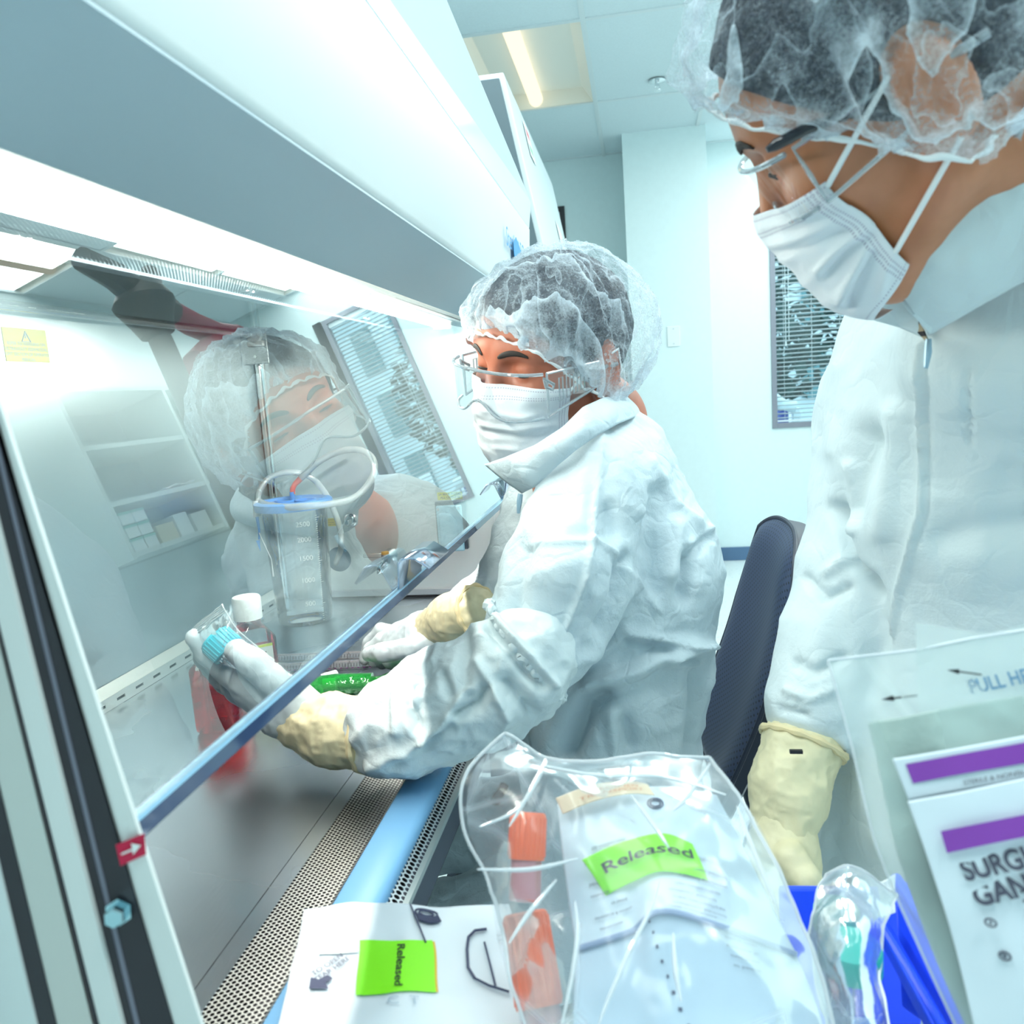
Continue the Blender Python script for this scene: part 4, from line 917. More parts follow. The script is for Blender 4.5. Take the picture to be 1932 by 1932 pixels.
primS = [([A_(1146, 905, .99), A_(1190, 1080, 1.01), A_(1170, 1260, 1.03), A_(1146, 1430, 1.04), A_(1146, 1590, 1.04)], [.080, .104, .106, .106, .110]),
         ([A_(1090, 905, 1.20), A_(1090, 1060, 1.24), A_(1112, 1250, 1.25), A_(1140, 1420, 1.22), A_(1150, 1560, 1.20)], [.078, .110, .104, .100, .105]),
         ([A_(1120, 838, 1.05), A_(1155, 868, 1.05), A_(1205, 960, 1.08)], [.062, .066, .07]),
         ([A_(1128, 925, .925), A_(1066, 1090, .885), A_(1005, 1215, .875)], [.066, .070, .064]),
         ([A_(1040, 930, 1.22), A_(965, 1122, 1.16), A_(905, 1158, 1.125), A_(886, 1166, 1.115)], [.062, .052, .041, .035]),
         ([V3(-.05, .94, .70), V3(-.24, .94, .64), V3(-.52, .98, .565)], [.125, .072, .062]), ([V3(-.52, .98, .565), V3(-.50, 1.0, .12)], [.062, .05]),
         ([V3(-.05, 1.22, .70), V3(-.24, 1.22, .64), V3(-.52, 1.26, .565)], [.125, .072, .062]), ([V3(-.52, 1.26, .565), V3(-.50, 1.28, .12)], [.062, .05])]
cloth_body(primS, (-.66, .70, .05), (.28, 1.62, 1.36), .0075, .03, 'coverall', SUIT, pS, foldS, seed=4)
for y in (1.0, 1.28): MB().tube([V3(-.50, y, .10), V3(-.52, y, .055), V3(-.60, y, .045), V3(-.70, y, .04)], [.05, .05, .045, .035], 14).build('shoe_cover', SUIT, pS)
foldF = [([(772, 1285), (767, 1325), (788, 1372)], 8, -.010), ([(782, 1290), (778, 1330)], 6, .005), ([(795, 1400), (835, 1365), (880, 1300)], 7, .006), ([(862, 1350), (900, 1330), (915, 1300)], 10, -.010), ([(800, 1410), (850, 1375)], 9, -.008), ([(900, 1250), (930, 1300), (955, 1345)], 9, .006), ([(955, 1285), (985, 1320), (1005, 1345)], 12, -.012),
         ([(880, 1200), (870, 1260), (880, 1310)], 12, -.007), ([(740, 1300), (745, 1380)], 7, .004), ([(830, 1265), (845, 1310)], 9, -.006), ([(700, 1440), (760, 1420), (800, 1400)], 10, .005), ([(940, 1180), (990, 1230), (1040, 1285)], 8, .008), ([(925, 1190), (970, 1240), (1020, 1290)], 9, -.008)]
primF = [([A_(1000, 1238, .834), A_(955, 1272, .834), A_(860, 1326, .834), A_(765, 1367, .834), A_(722, 1380, .838)], [.047, .052, .052, .046, .036])]
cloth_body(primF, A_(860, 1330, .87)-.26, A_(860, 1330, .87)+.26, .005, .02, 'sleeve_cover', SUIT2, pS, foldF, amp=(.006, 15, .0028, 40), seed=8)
# gathered elastic edge of the sleeve cover at the elbow
def ring(c, n, r, k, wob, name, mat, root, rr=.004, m=90, sq=1.0):
    n = nrm(n); a = nrm(np.cross(n, (0, 0, 1))); b = np.cross(n, a); pts = []
    for i in range(m):
        g = 2*math.pi*i/m; q = r*(1+wob*math.sin(g*k)+.4*wob*math.sin(g*k*2.3+1)); pts.append(c+a*math.cos(g)*q*sq+b*math.sin(g)*q+n*wob*r*.6*math.sin(g*k*1.7))
    return MB().tube(pts, [rr*(1+.3*math.sin(i*2*math.pi*k*1.3/m)) for i in range(m)], 7, closed=True).build(name, mat, root)
e0, e1 = A_(1000, 1215, .87), A_(930, 1270, .87)
ring(A_(990, 1226, .846), e1-e0, .062, 23, .035, 'sleeve_elastic', SUIT2, pS, .0045, 360)
# ---- gloves: fingers as chains of tapered bones around one palm
def hand(root, name, palm, fingers, mat, cuff, cuffmat, h=.0024, seed=1, k=.008):
    def sd(P):
        d = None
        for pts, rs in palm: e = chain(P, pts, rs, .012); d = e if d is None else smin(d, e, .016)
        for pts, rs in fingers: e = chain(P, pts, rs, .004); d = smin(d, e, k*.7)
        return d
    al = np.concatenate([np.array(p) for p, _ in palm+fingers]); lo, hi = al.min(0)-.035, al.max(0)+.035
    Vt, Q = snets(sd, lo, hi, h); N = vnormals(Vt, Q); Vt = Vt+N*(.0007*ridge(Vt*90, seed, 2)+.0006*fbm(Vt*160, seed+2, 2))[:, None]; Vt = relax(Vt, Q, 1, .4)
    g = qmesh(Vt, Q, name, mat, root)
    if cuff:
        pts, rs = cuff; Vt, Q = snets(lambda P: chain(P, pts, rs, .02), np.min(pts, 0)-.08, np.max(pts, 0)+.08, .004); Vt = relax(Vt, Q, 1); Vt, Q = split4(Vt, Q); N = vnormals(Vt, Q)
        Vt = Vt+N*(.0022*(ridge(Vt*28, seed, 2)-.4)+.0012*ridge(Vt*70, seed+1, 2))[:, None]
        cf = qmesh(Vt, Q, 'glove_cuff', cuffmat, g); ax = pts[0]-pts[1]
        ring(pts[0]+nrm(ax)*.004, ax, rs[0]+.002, 9, .012, 'cuff_roll', simple('cuff_roll_cream', (.80, .67, .40), .5), cf, .0035, 60)
    return g
# left hand (nearer): pinches the wrapped item between thumb and index finger
dH = 1.10
hand(pS, 'glove', [([A_(600, 1372, 0.8864), A_(540, 1335, 0.8864), A_(480, 1290, 0.8864)], [0.02924, 0.03096, 0.02666]), ([A_(560, 1345, 0.9186), A_(455, 1290, 0.9266)], [0.0258, 0.02236])],
     [([A_(470, 1300, 0.8984), A_(425, 1265, 0.9025), A_(392, 1235, 0.8945), A_(368, 1203, 0.8864)], [0.01763, 0.0129, 0.01161, 0.00989]),
      ([A_(465, 1300, 0.9266), A_(415, 1275, 0.9388), A_(385, 1240, 0.9266), A_(378, 1215, 0.9186)], [0.01634, 0.01247, 0.01118, 0.00946]),
      ([A_(470, 1310, 0.9468), A_(425, 1290, 0.9629), A_(400, 1262, 0.9549), A_(396, 1240, 0.9427)], [0.01548, 0.01161, 0.01032, 0.00903]),
      ([A_(490, 1320, 0.9629), A_(450, 1305, 0.9795), A_(425, 1285, 0.9747), A_(420, 1268, 0.9669)], [0.01376, 0.01032, 0.00903, 0.00817]),
      ([A_(560, 1330, 0.8702), A_(515, 1285, 0.8582), A_(478, 1252, 0.8541), A_(447, 1228, 0.8582)], [0.02236, 0.01591, 0.01505, 0.01247])],
     NITR, ([A_(692, 1382, .846), A_(630, 1376, .862), A_(565, 1360, .88)], [.0375, .034, .028]), LATEX, seed=3)
# right hand (farther): resting on the steel, fingers curled down
hand(pS, 'glove', [([A_(845, 1178, 1.118), A_(800, 1191, 1.148), A_(755, 1208, 1.182)], [0.0256, 0.0272, 0.0264]), ([A_(800, 1211, 1.133), A_(760, 1224, 1.17)], [0.0208, 0.0192])],
     [([A_(760, 1201, 1.193), A_(720, 1191, 1.216), A_(697, 1214, 1.227), A_(688, 1244, 1.227)], [0.0152, 0.0116, 0.0104, 0.0084]),
      ([A_(765, 1211, 1.174), A_(722, 1208, 1.186), A_(700, 1226, 1.193), A_(708, 1248, 1.201)], [0.0152, 0.0116, 0.0104, 0.0088]),
      ([A_(775, 1221, 1.159), A_(735, 1226, 1.163), A_(716, 1241, 1.178), A_(722, 1252, 1.193)], [0.014, 0.0112, 0.01, 0.0084]),
      ([A_(785, 1231, 1.148), A_(752, 1238, 1.155), A_(735, 1248, 1.167), A_(740, 1255, 1.178)], [0.0128, 0.01, 0.0092, 0.0076]),
      ([A_(815, 1211, 1.118), A_(765, 1224, 1.103), A_(722, 1231, 1.111), A_(696, 1234, 1.133)], [0.0184, 0.014, 0.0132, 0.01])],
     NITR, ([A_(898, 1154, 1.059), A_(860, 1164, 1.089), A_(815, 1186, 1.133)], [0.032, 0.0296, 0.0272]), LATEX, seed=6)
# stand collar, folded open into points at the front
def sheet(name, top, bot, mat, root, amp=.002, seed=1, nu=60, nv=14, bulge=.0, thick=.0012, smooth=180):
    def res(L, n):
        L = np.asarray([at(*q) for q in L]); s = np.concatenate([[0], np.cumsum(np.linalg.norm(np.diff(L, axis=0), axis=1))]); x = np.linspace(0, s[-1], n)
        return np.stack([np.interp(x, s, L[:, i]) for i in range(3)], 1)
    T, Bm = res(top, nu), res(bot, nu); G = []
    for j in range(nv):
        v = j/(nv-1); R = T*(1-v)+Bm*v; R = R+nrm(CAM-R.mean(0))*bulge*math.sin(v*math.pi); G.append(R+amp*fbm(R*40, seed, 3)[:, None]*nrm(CAM-R.mean(0)))
    return MB().grid(G).build(name, mat, root, smooth=smooth, solid=thick)
sheet('collar', [(914, 876, .95), (955, 862, .90), (1010, 840, .872), (1062, 806, .862), (1100, 768, .875), (1140, 750, .915), (1176, 746, .98), (1192, 752, 1.04)],
      [(985, 930, .930), (1010, 918, .895), (1050, 880, .872), (1085, 850, .862), (1125, 822, .868), (1165, 800, .90), (1195, 788, .95), (1208, 780, 1.02)], SUIT, pS, .003, 5, bulge=.010)
sheet('collar_point', [(914, 876, .951), (935, 872, .97), (965, 862, 1.0)], [(985, 931, .931), (995, 925, .97), (1000, 915, 1.0)], SUIT, pS, .002, 6)
zp = MB().tube([A_(982, 932, .925), A_(980, 945, .925), A_(978, 968, .93)], [.003, .0035, .002], 8); zp.build('zip_pull', simple('zip_blue_grey', (.35, .5, .62), .35, .5), pS)
# ---------------- standing person ----------------
SK2 = skin('skin_brown', (.46, .17, .075), (.60, .24, .13))
hT = Head((.1792, .5694, 1.5226), (-.791, .4421, -.423), (-.2589, -.8682, -.4233), (-.5544, -.2253, .8012), 1.0)
pT = thing('person', 'person standing at right, leaning forward in white coverall, mask and safety glasses', 'person', (.42, .85, 0))
CAP_FRONT = .98
neckT = [hT.w(-.024, 0, -.05), A_(1875, 400, .595), A_(1960, 520, .69)]
make_head(pT, hT, neckT, [.054, .060, .075], SK2, netmat('hairnet_fabric_loose', .07, 8.0, 1.1, 1.6, .26), (.122, .098, .098), 1.25, 23)
_, mT = make_mask(pT, hT, (-.008, -.006), (-.124, -.084), 0, 56, (.034, .048, .064), .003, folds=[([(1560, 520), (1600, 475), (1655, 440)], 9, -.005), ([(1545, 510), (1585, 465), (1640, 430)], 8, .004), ([(1600, 575), (1625, 525), (1645, 480)], 9, -.006), ([(1585, 565), (1612, 515), (1632, 475)], 8, .005), ([(1440, 465), (1500, 450), (1570, 420)], 8, .004), ([(1450, 480), (1520, 470), (1590, 440)], 8, -.003), ([(1660, 560), (1670, 510), (1690, 470)], 8, .004), ([(1440, 430), (1520, 410)], 7, .0025)])
make_goggles(pT, hT, -.012, -.002, .62, False, thinglass('goggle_lens_clear', (.975, .99, 1), .10, 1.45))
MB().tube([A_(1447, 283, .468), A_(1462, 274, .467), A_(1490, 260, .465), A_(1520, 244, .465), A_(1600, 215, .462)], [.0018, .0034, .0036, .0034, .003], 10).build('glasses_temple', simple('black_gloss', (.012, .012, .02), .12), pT)
EYEW = simple('eye_dark', (.012, .008, .008), .15)
MB().lathe(hT.w(.0885, .035, .0105), hT.B @ V3(1, .35, -.25), [(.0001, .0032), (.0035, .0022), (.0052, 0)], 16).build('iris', EYEW, pT)
MB().tube([mT[2, -1], hT.w(.004, .080, .024)], .0019, 7).build('ear_loop', LOOP, pT)
MB().tube([mT[-9, -1], hT.w(-.010, .083, -.026)], .0019, 7).build('ear_loop', LOOP, pT)
foldT = [([(1575, 960), (1592, 1010), (1612, 1065), (1655, 1118)], 9, -.014), ([(1600, 880), (1596, 960), (1610, 1000)], 8, .006), ([(1645, 830), (1610, 920), (1602, 960)], 28, -.012), ([(1690, 780), (1680, 860), (1670, 1000)], 22, .006), ([(1742, 650), (1740, 760), (1736, 880), (1738, 960), (1722, 1030), (1700, 1100), (1680, 1200)], 5, .0045), ([(1752, 650), (1750, 760), (1746, 880), (1748, 960), (1732, 1030)], 4, -.002),
         ([(1560, 1080), (1600, 1050)], 8, .004), ([(1520, 1090), (1560, 1130), (1600, 1110)], 8, -.006), ([(1500, 1250), (1540, 1270), (1590, 1240)], 9, -.006), ([(1480, 1300), (1530, 1320), (1570, 1300)], 7, .005), ([(1470, 1340), (1520, 1350)], 7, -.005), ([(1590, 1400), (1575, 1500), (1562, 1600)], 12, .006), ([(1640, 1100), (1660, 1200), (1640, 1300)], 20, -.008), ([(1828, 700), (1826, 840)], 4, -.003), ([(1780, 1020), (1850, 1000), (1932, 990)], 30, -.006), ([(1580, 690), (1566, 760), (1570, 850)], 14, .004)]
primT = [([A_(1945, 560, .76), A_(1965, 700, .79), A_(1955, 900, .80), A_(1965, 1150, .82), A_(1935, 1500, .84)], [.135, .192, .190, .182, .190]),
         ([A_(2120, 600, .72), A_(2200, 900, .70), A_(2200, 1200, .66)], [.09, .07, .06]),
         ([A_(1700, 700, .88), A_(1662, 760, .885), A_(1610, 1080, .86), A_(1526, 1330, .835)], [.050, .055, .053, .050]),
         ([A_(1900, 470, .62), A_(1940, 600, .69)], [.062, .11]), ([A_(2010, 450, .59), A_(2090, 620, .62)], [.085, .10]), ([A_(1930, 640, .64), A_(1960, 760, .70)], [.09, .12])]
hipT = A_(1935, 1500, .84); ex_ = hipT[0]; ey_ = hipT[1]
primT += [([V3(ex_-.10, ey_+.04, .80), V3(ex_-.13, ey_+.06, .45), V3(ex_-.12, ey_+.08, .07)], [.12, .085, .075]), ([V3(ex_+.10, ey_-.02, .80), V3(ex_+.12, ey_+.0, .45), V3(ex_+.12, ey_+.02, .07)], [.12, .085, .075])]
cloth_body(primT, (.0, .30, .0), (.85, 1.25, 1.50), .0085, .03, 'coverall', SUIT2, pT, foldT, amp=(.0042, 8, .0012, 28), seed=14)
for s, o in ((-.12, .08), (.12, .02)): MB().tube([V3(ex_+s, ey_+o+.04, .03), V3(ex_+s-.03, ey_+o+.06, .035), V3(ex_+s-.13, ey_+o+.10, .03)], [.03, .042, .028], 14).build('shoe_cover', SUIT2, pT)
hand(pT, 'glove', [([A_(1480, 1560, .80), A_(1476, 1620, .79)], [.030, .032]), ([A_(1476, 1620, .79), A_(1486, 1680, .78)], [.032, .030])],
     [([A_(1470, 1680, .79), A_(1462, 1740, .785), A_(1470, 1785, .775)], [.013, .0115, .0095]), ([A_(1486, 1690, .78), A_(1482, 1755, .775), A_(1490, 1800, .765)], [.0135, .012, .010]), ([A_(1500, 1690, .77), A_(1500, 1750, .765), A_(1506, 1795, .755)], [.0125, .0115, .0095]), ([A_(1514, 1680, .765), A_(1518, 1730, .76), A_(1522, 1765, .75)], [.0115, .010, .0085]), ([A_(1492, 1620, .76), A_(1520, 1660, .745), A_(1528, 1700, .74)], [.016, .0135, .011])],
     LATEX, ([A_(1512, 1410, .825), A_(1488, 1490, .81), A_(1476, 1580, .795)], [.040, .0335, .0285]), LATEX, seed=9)
MB().box(A_(1502, 1418, .775)-(.006, .002, .0016), A_(1502, 1418, .775)+(.006, .002, .0016)).build('cuff_print', INK, pT, smooth=0)
# collar and the shirt showing inside it
ct = sheet('collar', [(2010, 150, .46), (1932, 236, .465), (1860, 318, .475), (1790, 382, .49), (1705, 446, .515), (1664, 492, .54)],
           [(2080, 480, .49), (1990, 520, .50), (1932, 530, .512), (1860, 570, .530), (1800, 605, .553), (1752, 632, .575)], SUIT2, pT, .003, 8, bulge=.012)
sheet('collar_point', [(1664, 492, .539), (1672, 525, .545), (1690, 560, .555)], [(1790, 470, .52), (1790, 540, .54), (1754, 628, .571)], SUIT2, pT, .002, 9, bulge=.006)
sheet('collar_inner', [(1610, 574, .60), (1650, 560, .60), (1700, 545, .60)], [(1650, 604, .615), (1700, 618, .62), (1752, 640, .61)], SUIT2, pT, .0015, 10)
t = NT('plaid_shirt'); c = t.n('TexCoord'); sp = t.n('SeparateXYZ'); t.l(c.outputs['Object'], sp.inputs[0])
q = t.math('FRACT', t.math('MULTIPLY', sp.outputs[2], 75)); q2 = t.math('FRACT', t.math('MULTIPLY', sp.outputs[0], 90))
PLAID = t.done(t.pbsdf(t.ramp(t.math('MAXIMUM', t.math('GREATER_THAN', q, .72), t.math('GREATER_THAN', q2, .78)), [(0, (.42, .33, .22)), (1, (.03, .025, .03))]), .8))
sheet('shirt_collar', [(1690, 548, .605), (1708, 560, .605), (1725, 590, .605), (1742, 620, .605)], [(1680, 585, .612), (1705, 602, .612), (1730, 625, .612), (1752, 648, .608)], PLAID, pT, .002, 4)
MB().tube([A_(1752, 640, .592), A_(1751, 665, .592), A_(1747, 695, .592)], [.0022, .0028, .0015], 8).build('zip_pull', simple('zip_blue_grey', (.35, .5, .62), .35, .5), pT)
# ================= chair =================
t = NT('perforated_upholstery'); c = t.n('TexCoord'); sp = t.n('SeparateXYZ'); t.l(c.outputs['UV'], sp.inputs[0])
def _fr(o, n): return t.math('SUBTRACT', t.math('FRACT', t.math('MULTIPLY', o, n)), .5)
def _dot(off):
    a = t.math('SUBTRACT', t.math('FRACT', t.math('ADD', t.math('MULTIPLY', sp.outputs[0], 26), off)), .5); b = t.math('SUBTRACT', t.math('FRACT', t.math('ADD', t.math('MULTIPLY', sp.outputs[1], 40), off)), .5)
    return t.math('ADD', t.math('MULTIPLY', a, a), t.math('MULTIPLY', b, b))
dt = t.math('LESS_THAN', t.math('MINIMUM', _dot(0.0), _dot(.5)), .022)
mx = t.n('Mix', data_type='RGBA'); t.l(dt, mx.inputs[0]); mx.inputs[6].default_value = (.042, .060, .125, 1); mx.inputs[7].default_value = (.003, .004, .008, 1)
UPH = t.done(t.pbsdf(mx.outputs[2], .42, 0, .5, t.bump(t.math('SUBTRACT', 1.0, dt), .6, .001)))
SHELL = simple('chair_shell', (.022, .027, .050), .45)
ch = thing('office_chair', 'dark navy lab chair with perforated backrest behind the seated person', 'chair', (.0, 1.2, 0))
def bk(u, v, off=0):      # u across (-1 near, 1 far), v up 0..1
    w = .205*(1-.55*max(0, v-.62)**2*3.2-.10*(1-v)); y = 1.205+u*w; z = .73+.40*v-.030*abs(u)**3*(v > .6)*(v-.6)/.4
    x = .088+.118*v+.020*math.sin(v*3.0)-.030*u*u*(1-.3*v)+off; return V3(x, y, z)
nu, nv = 25, 33; G = []; UV = []
for j in range(nv):
    v = j/(nv-1)
    for i in range(nu):
        u = -1+2*i/(nu-1); puff = .022*(1-abs(u)**6)*(1-abs(2*v-1)**8); G.append(bk(u, v, -puff)); UV.append(((u+1)/2, v))
MB().grid(np.array(G).reshape(nv, nu, 3)).build('backrest', UPH, ch, smooth=180, uv=UV)
GB2 = [[bk(u, v, .0) for u in np.linspace(-1, 1, nu)] for v in np.linspace(0, 1, nv)]; GB3 = [[bk(u*.97, .01+v*.97, .032-.012*abs(u)**3) for u in np.linspace(-1, 1, nu)] for v in np.linspace(0, 1, nv)]
m_ = MB().grid(GB3)
edge = [(0, i) for i in range(nu)]+[(j, nu-1) for j in range(1, nv)]+[(nv-1, i) for i in range(nu-2, -1, -1)]+[(j, 0) for j in range(nv-2, 0, -1)]
E0 = [GB2[a][b] for a, b in edge]; E1 = [GB3[a][b] for a, b in edge]; m_.grid([E0+[E0[0]], E1+[E1[0]]]); m_.build('back_shell', SHELL, ch, smooth=60)
MB().tube(E0, .0035, 7, closed=True).build('piping', SHELL, ch)
MB().tube([V3(.13, 1.205, .80), V3(.17, 1.205, .66), V3(.12, 1.205, .50), V3(.0, 1.205, .47)], [.022, .026, .026, .026], 12).build('back_arm', SHELL, ch)
G = []; UV = []
for j in range(21):
    for i in range(21):
        a, b = -1+i/10, -1+j/10; k = 1-.0*a; G.append(V3(-.14+.23*b*(1-.08*a*a), 1.205+.24*a*(1-.08*b*b), (.515)+.03*(1-abs(a)**5)*(1-abs(b)**5))); UV.append((i/20, j/20))
st = MB().grid(np.array(G).reshape(21, 21, 3)).build('seat', UPH, ch, smooth=180, uv=UV)
sm = MB(); sm.add([], []); MB().box((-.36, .985, .478), (.08, 1.425, .514)).build('seat_pan', SHELL, ch, bevel=.012)
MB().tube([V3(-.12, 1.205, .12), V3(-.12, 1.205, .48)], .028, 16).build('gas_stem', simple('stem_black', (.02, .02, .022), .3), ch)
for k in range(5):
    a = k*1.2566+.3; d = V3(math.cos(a), math.sin(a), 0); p = V3(-.12, 1.205, .10)
    MB().tube([p, p+d*.27-(0, 0, .025)], [.024, .016], 10).build('base_arm', SHELL, ch)
    q = p+d*.27; MB().lathe((q[0], q[1], .028), np.cross(d, (0, 0, 1)), [(.0001, -.018), (.027, -.018), (.027, .018), (.0001, .018)], 18).build('caster', SHELL, ch)
# ================= inside the cabinet =================
def onw(px, py): return onp(px, py, 2, ZW)
EPS = V3(0, 0, .0008)
# suction canister
o = onw(578, 1172)+EPS; dO = proj(o)[2]; m1 = dO/FPX; rb, rt, hj = 50*m1, 60*m1, 226*m1
can = thing('suction_canister', 'clear graduated suction canister with blue lid and looped tubing', 'canister', o)
CLR = thinglass('clear_plastic', (.93, .97, .99), 1.6, 1.5, haze=.035, hazecol=(.75, .85, .92))
MB().lathe(o, (0, 0, 1), [(.0001, .001), (rb*.9, .001), (rb, .006), (rb+.0005, .014), (rt, hj-.004), (rt+.002, hj)], 48).build('jar', CLR, can, smooth=60)
BLID = simple('lid_blue', (.07, .28, .74), .3)
MB().lathe(o+(0, 0, hj), (0, 0, 1), [(rt-.001, -.010), (rt+.010, -.010), (rt+.011, -.002), (rt+.011, .003), (rt+.006, .006), (rt-.004, .006), (rt-.006, .0015), (.0001, .0015)], 48).build('lid', BLID, can, smooth=40)
lt = o+(0, 0, hj+.0015)
MB().lathe(lt+(-.020, .01, 0), (0, 0, 1), [(.020, 0), (.020, .003), (.017, .003), (.017, .0005), (.0001, .0005)], 28).build('lid_boss', BLID, can, smooth=40)
MB().lathe(lt+(.028, -.01, 0), (0, 0, 1), [(.020, 0), (.020, .005), (.017, .005), (.017, .0005), (.0001, .0005)], 28).build('lid_boss', BLID, can, smooth=40)
pc = at(552, 940, dO*.992); MB().tube([pc-(0, 0, .006), pc+(0, 0, .012)], .0048, 14).build('port', BLID, can)
ORG = simple('red_elbow', (.75, .07, .02), .35)
MB().tube([at(552, 932, dO*.992), at(552, 922, dO*.992), at(556, 914, dO*.992), at(570, 900, dO*.992)], [.0052, .0052, .005, .0062], 14).build('elbow', ORG, can)
TUB = thinglass('silicone_tube', (.90, .95, .97), 2.2, 1.45, haze=.34, hazecol=(.85, .93, .97))
def spline(P, n=90):
    P = np.asarray(P, float); s = np.linspace(0, len(P)-1, n); out = []
    for x in s:
        i = min(int(x), len(P)-2); f = x-i; p0, p1, p2, p3 = P[max(i-1, 0)], P[i], P[i+1], P[min(i+2, len(P)-1)]
        out.append(.5*((2*p1)+(-p0+p2)*f+(2*p0-5*p1+4*p2-p3)*f*f+(-p0+3*p1-3*p2+p3)*f**3))
    return np.array(out)
lp = [(568, 902, .99), (600, 872, .985), (640, 852, .98), (678, 849, .975), (702, 864, .97), (706, 890, .96), (692, 918, .955), (665, 941, .945), (625, 951, .935), (580, 955, .93), (540, 957, .935), (505, 953, .95), (492, 948, .97)]
MB().tube(spline([at(x, y, dO*k) for x, y, k in lp]), .0062, 12).build('tubing', TUB, can)
dh = 2.1*KC
hp = onp(634, 1062, 1, 2.1*KC-.012); lp2 = [at(x, y, dO*k) for x, y, k in [(487, 955, .97), (489, 928, .975), (508, 902, .985), (545, 891, .99), (585, 900, .995), (612, 928, 1.0), (632, 968, 1.0), (643, 1005, 1.0), (643, 1035, 1.0)]]+[hp]
MB().tube(spline(lp2), .0056, 12).build('tubing', TUB, can)
MB().tube([at(484, 945, dO*.97), at(486, 975, dO*.97)], .0075, 12).build('side_port', simple('port_white', (.82, .88, .9), .3), can)
MB().tube([at(485, 975, dO*.965), at(489, 1000, dO*.965), at(489, 1018, dO*.965)], [.003, .0022, .0018], 8).build('clip', BLID, can)
MB().prism([at(483, 1020, dO*.962), at(490, 1019, dO*.962), at(491, 1040, dO*.962)], (0, .001, 0)).build('clip_tag', BLID, can, smooth=0)
MB().tube([at(489, 1005, dO*.962), at(512, 1055, dO*.962), at(516, 1088, dO*.962)], [.0008, .001, .0018], 6).build('clip_cord', simple('port_white', (.82, .88, .9), .3), can)
PRW = simple('scale_white', (.88, .93, .95), .5)
gx = CAM-o; gx[2] = 0; gf = nrm(gx); gr = np.cross((0, 0, 1), gf)*1.0; gr = nrm(np.cross(gf, (0, 0, 1))) if False else nrm(np.cross((0, 0, 1), gf))
def onjar(a, z, off=.0012):
    r = rb+(rt-rb)*z/hj+off; return o+gf*r*math.cos(a)+gr*r*math.sin(a)+(0, 0, z)
for k, y in enumerate((1127, 1083, 1042, 1008, 980)):
    z = (1172-y)*m1*1.0; p = onjar(.36, z); q = onjar(.70, z+.0045)
    lettering(str(500*(k+1)), PRW, onjar(.20, z)+gf*.003, gr, (0, 0, 1), .0125, can, name='graduation')
tk = MB()
for k in range(50):
    z = 8*m1+k*(200*m1)/50; L = .16 if k % 10 == 8 else .07; a0 = .62
    p = [onjar(a0, z), onjar(a0+L, z), onjar(a0+L, z+.0007), onjar(a0, z+.0007)]; tk.add(p, [(0, 1, 2, 3)])
tk.build('scale_ticks', PRW, can, smooth=0)
# square media bottles
def sqbottle(base, rot, hw, hbody, hsh, rcap, hcap, lvl, label, liq, name_label, level=True):
    b = thing('media_bottle', name_label, 'bottle', base)
    def ringq(h_, z, r):
        pts = []
        for q in range(4):
            a0 = rot+q*math.pi/2; ux = V3(math.cos(a0), math.sin(a0), 0); uy = V3(-math.sin(a0), math.cos(a0), 0)
            for k in range(5):
                g = k/4*math.pi/2; pts.append(base+(ux*(h_-r)+uy*(h_-r))+(ux*math.cos(g)+uy*math.sin(g))*r+(0, 0, z))
        return pts
    prof = [(hw*.90, 0, hw*.2), (hw*.98, .003, hw*.25), (hw, .008, hw*.25), (hw, hbody, hw*.25), (hw*.96, hbody+.004, hw*.3), (hw*.55, hbody+hsh*.8, hw*.52), (rcap*.82, hbody+hsh, rcap*.8), (rcap*.82, hbody+hsh+hcap*.5, rcap*.8)]
    g = MB().grid([ringq(*p) for p in prof], wrap=True); g.f.append(tuple(range(20))[::-1]); g.build('bottle', CLRB, b, smooth=40)
    lz = lvl; lq = MB().grid([ringq(hw*.86, .002, hw*.2), ringq(hw*.955, .009, hw*.24), ringq(hw*.955, lz, hw*.24)], wrap=True); lq.f.append(tuple(range(20))[::-1]); lq.f.append(tuple(range(40, 60))); lq.build('liquid', liq, b, smooth=40)
    cz = hbody+hsh+hcap*.12; cap = [(rcap, cz), (rcap, cz+hcap*.92), (rcap*.93, cz+hcap), (.0001, cz+hcap)]
    CP = grainy('white_cap', (.83, .90, .90), .4, amp=.02, scale=200)
    MB().lathe(base, (0, 0, 1), [(rcap*.85, cz)]+cap, 40).build('cap', CP, b, smooth=40)
    MB().lathe(base, (0, 0, 1), [(rcap*1.06, hbody+hsh-.002), (rcap*1.06, hbody+hsh+.001), (rcap*.8, hbody+hsh+.002)], 36).build('neck_ring', CLRB, b, smooth=40)
    return b
CLRB = thinglass('bottle_clear', (.95, .97, .98), 1.0, 1.5, bump=(40, .15, .004))
def liquid(name, col, sat):
    t = NT(name); fr = t.n('Fresnel', i_0=1.33); d = t.n('BsdfDiffuse', i_0=(*col, 1)).outputs[0]
    tl = t.n('BsdfTranslucent', i_0=(*col, 1)).outputs[0]
    return t.done(t.mix(t.math('MULTIPLY', fr.outputs[0], .6), t.mix(sat, t.transp((.98, .5*col[1]+.09, .5*col[2]+.12)), t.mix(.65, d, tl)), t.gloss((1, .9, .9), .03)))
rb_ = onw(424, 1368)+EPS; mR = proj(rb_)[2]/FPX
red = sqbottle(rb_, math.radians(10), 41*mR, 118*mR, 34*mR, 19*mR, 36*mR, 92*mR, None, liquid('red_medium', (.97, .015, .06), .28), 'square bottle of bright red medium behind the gloved hand')
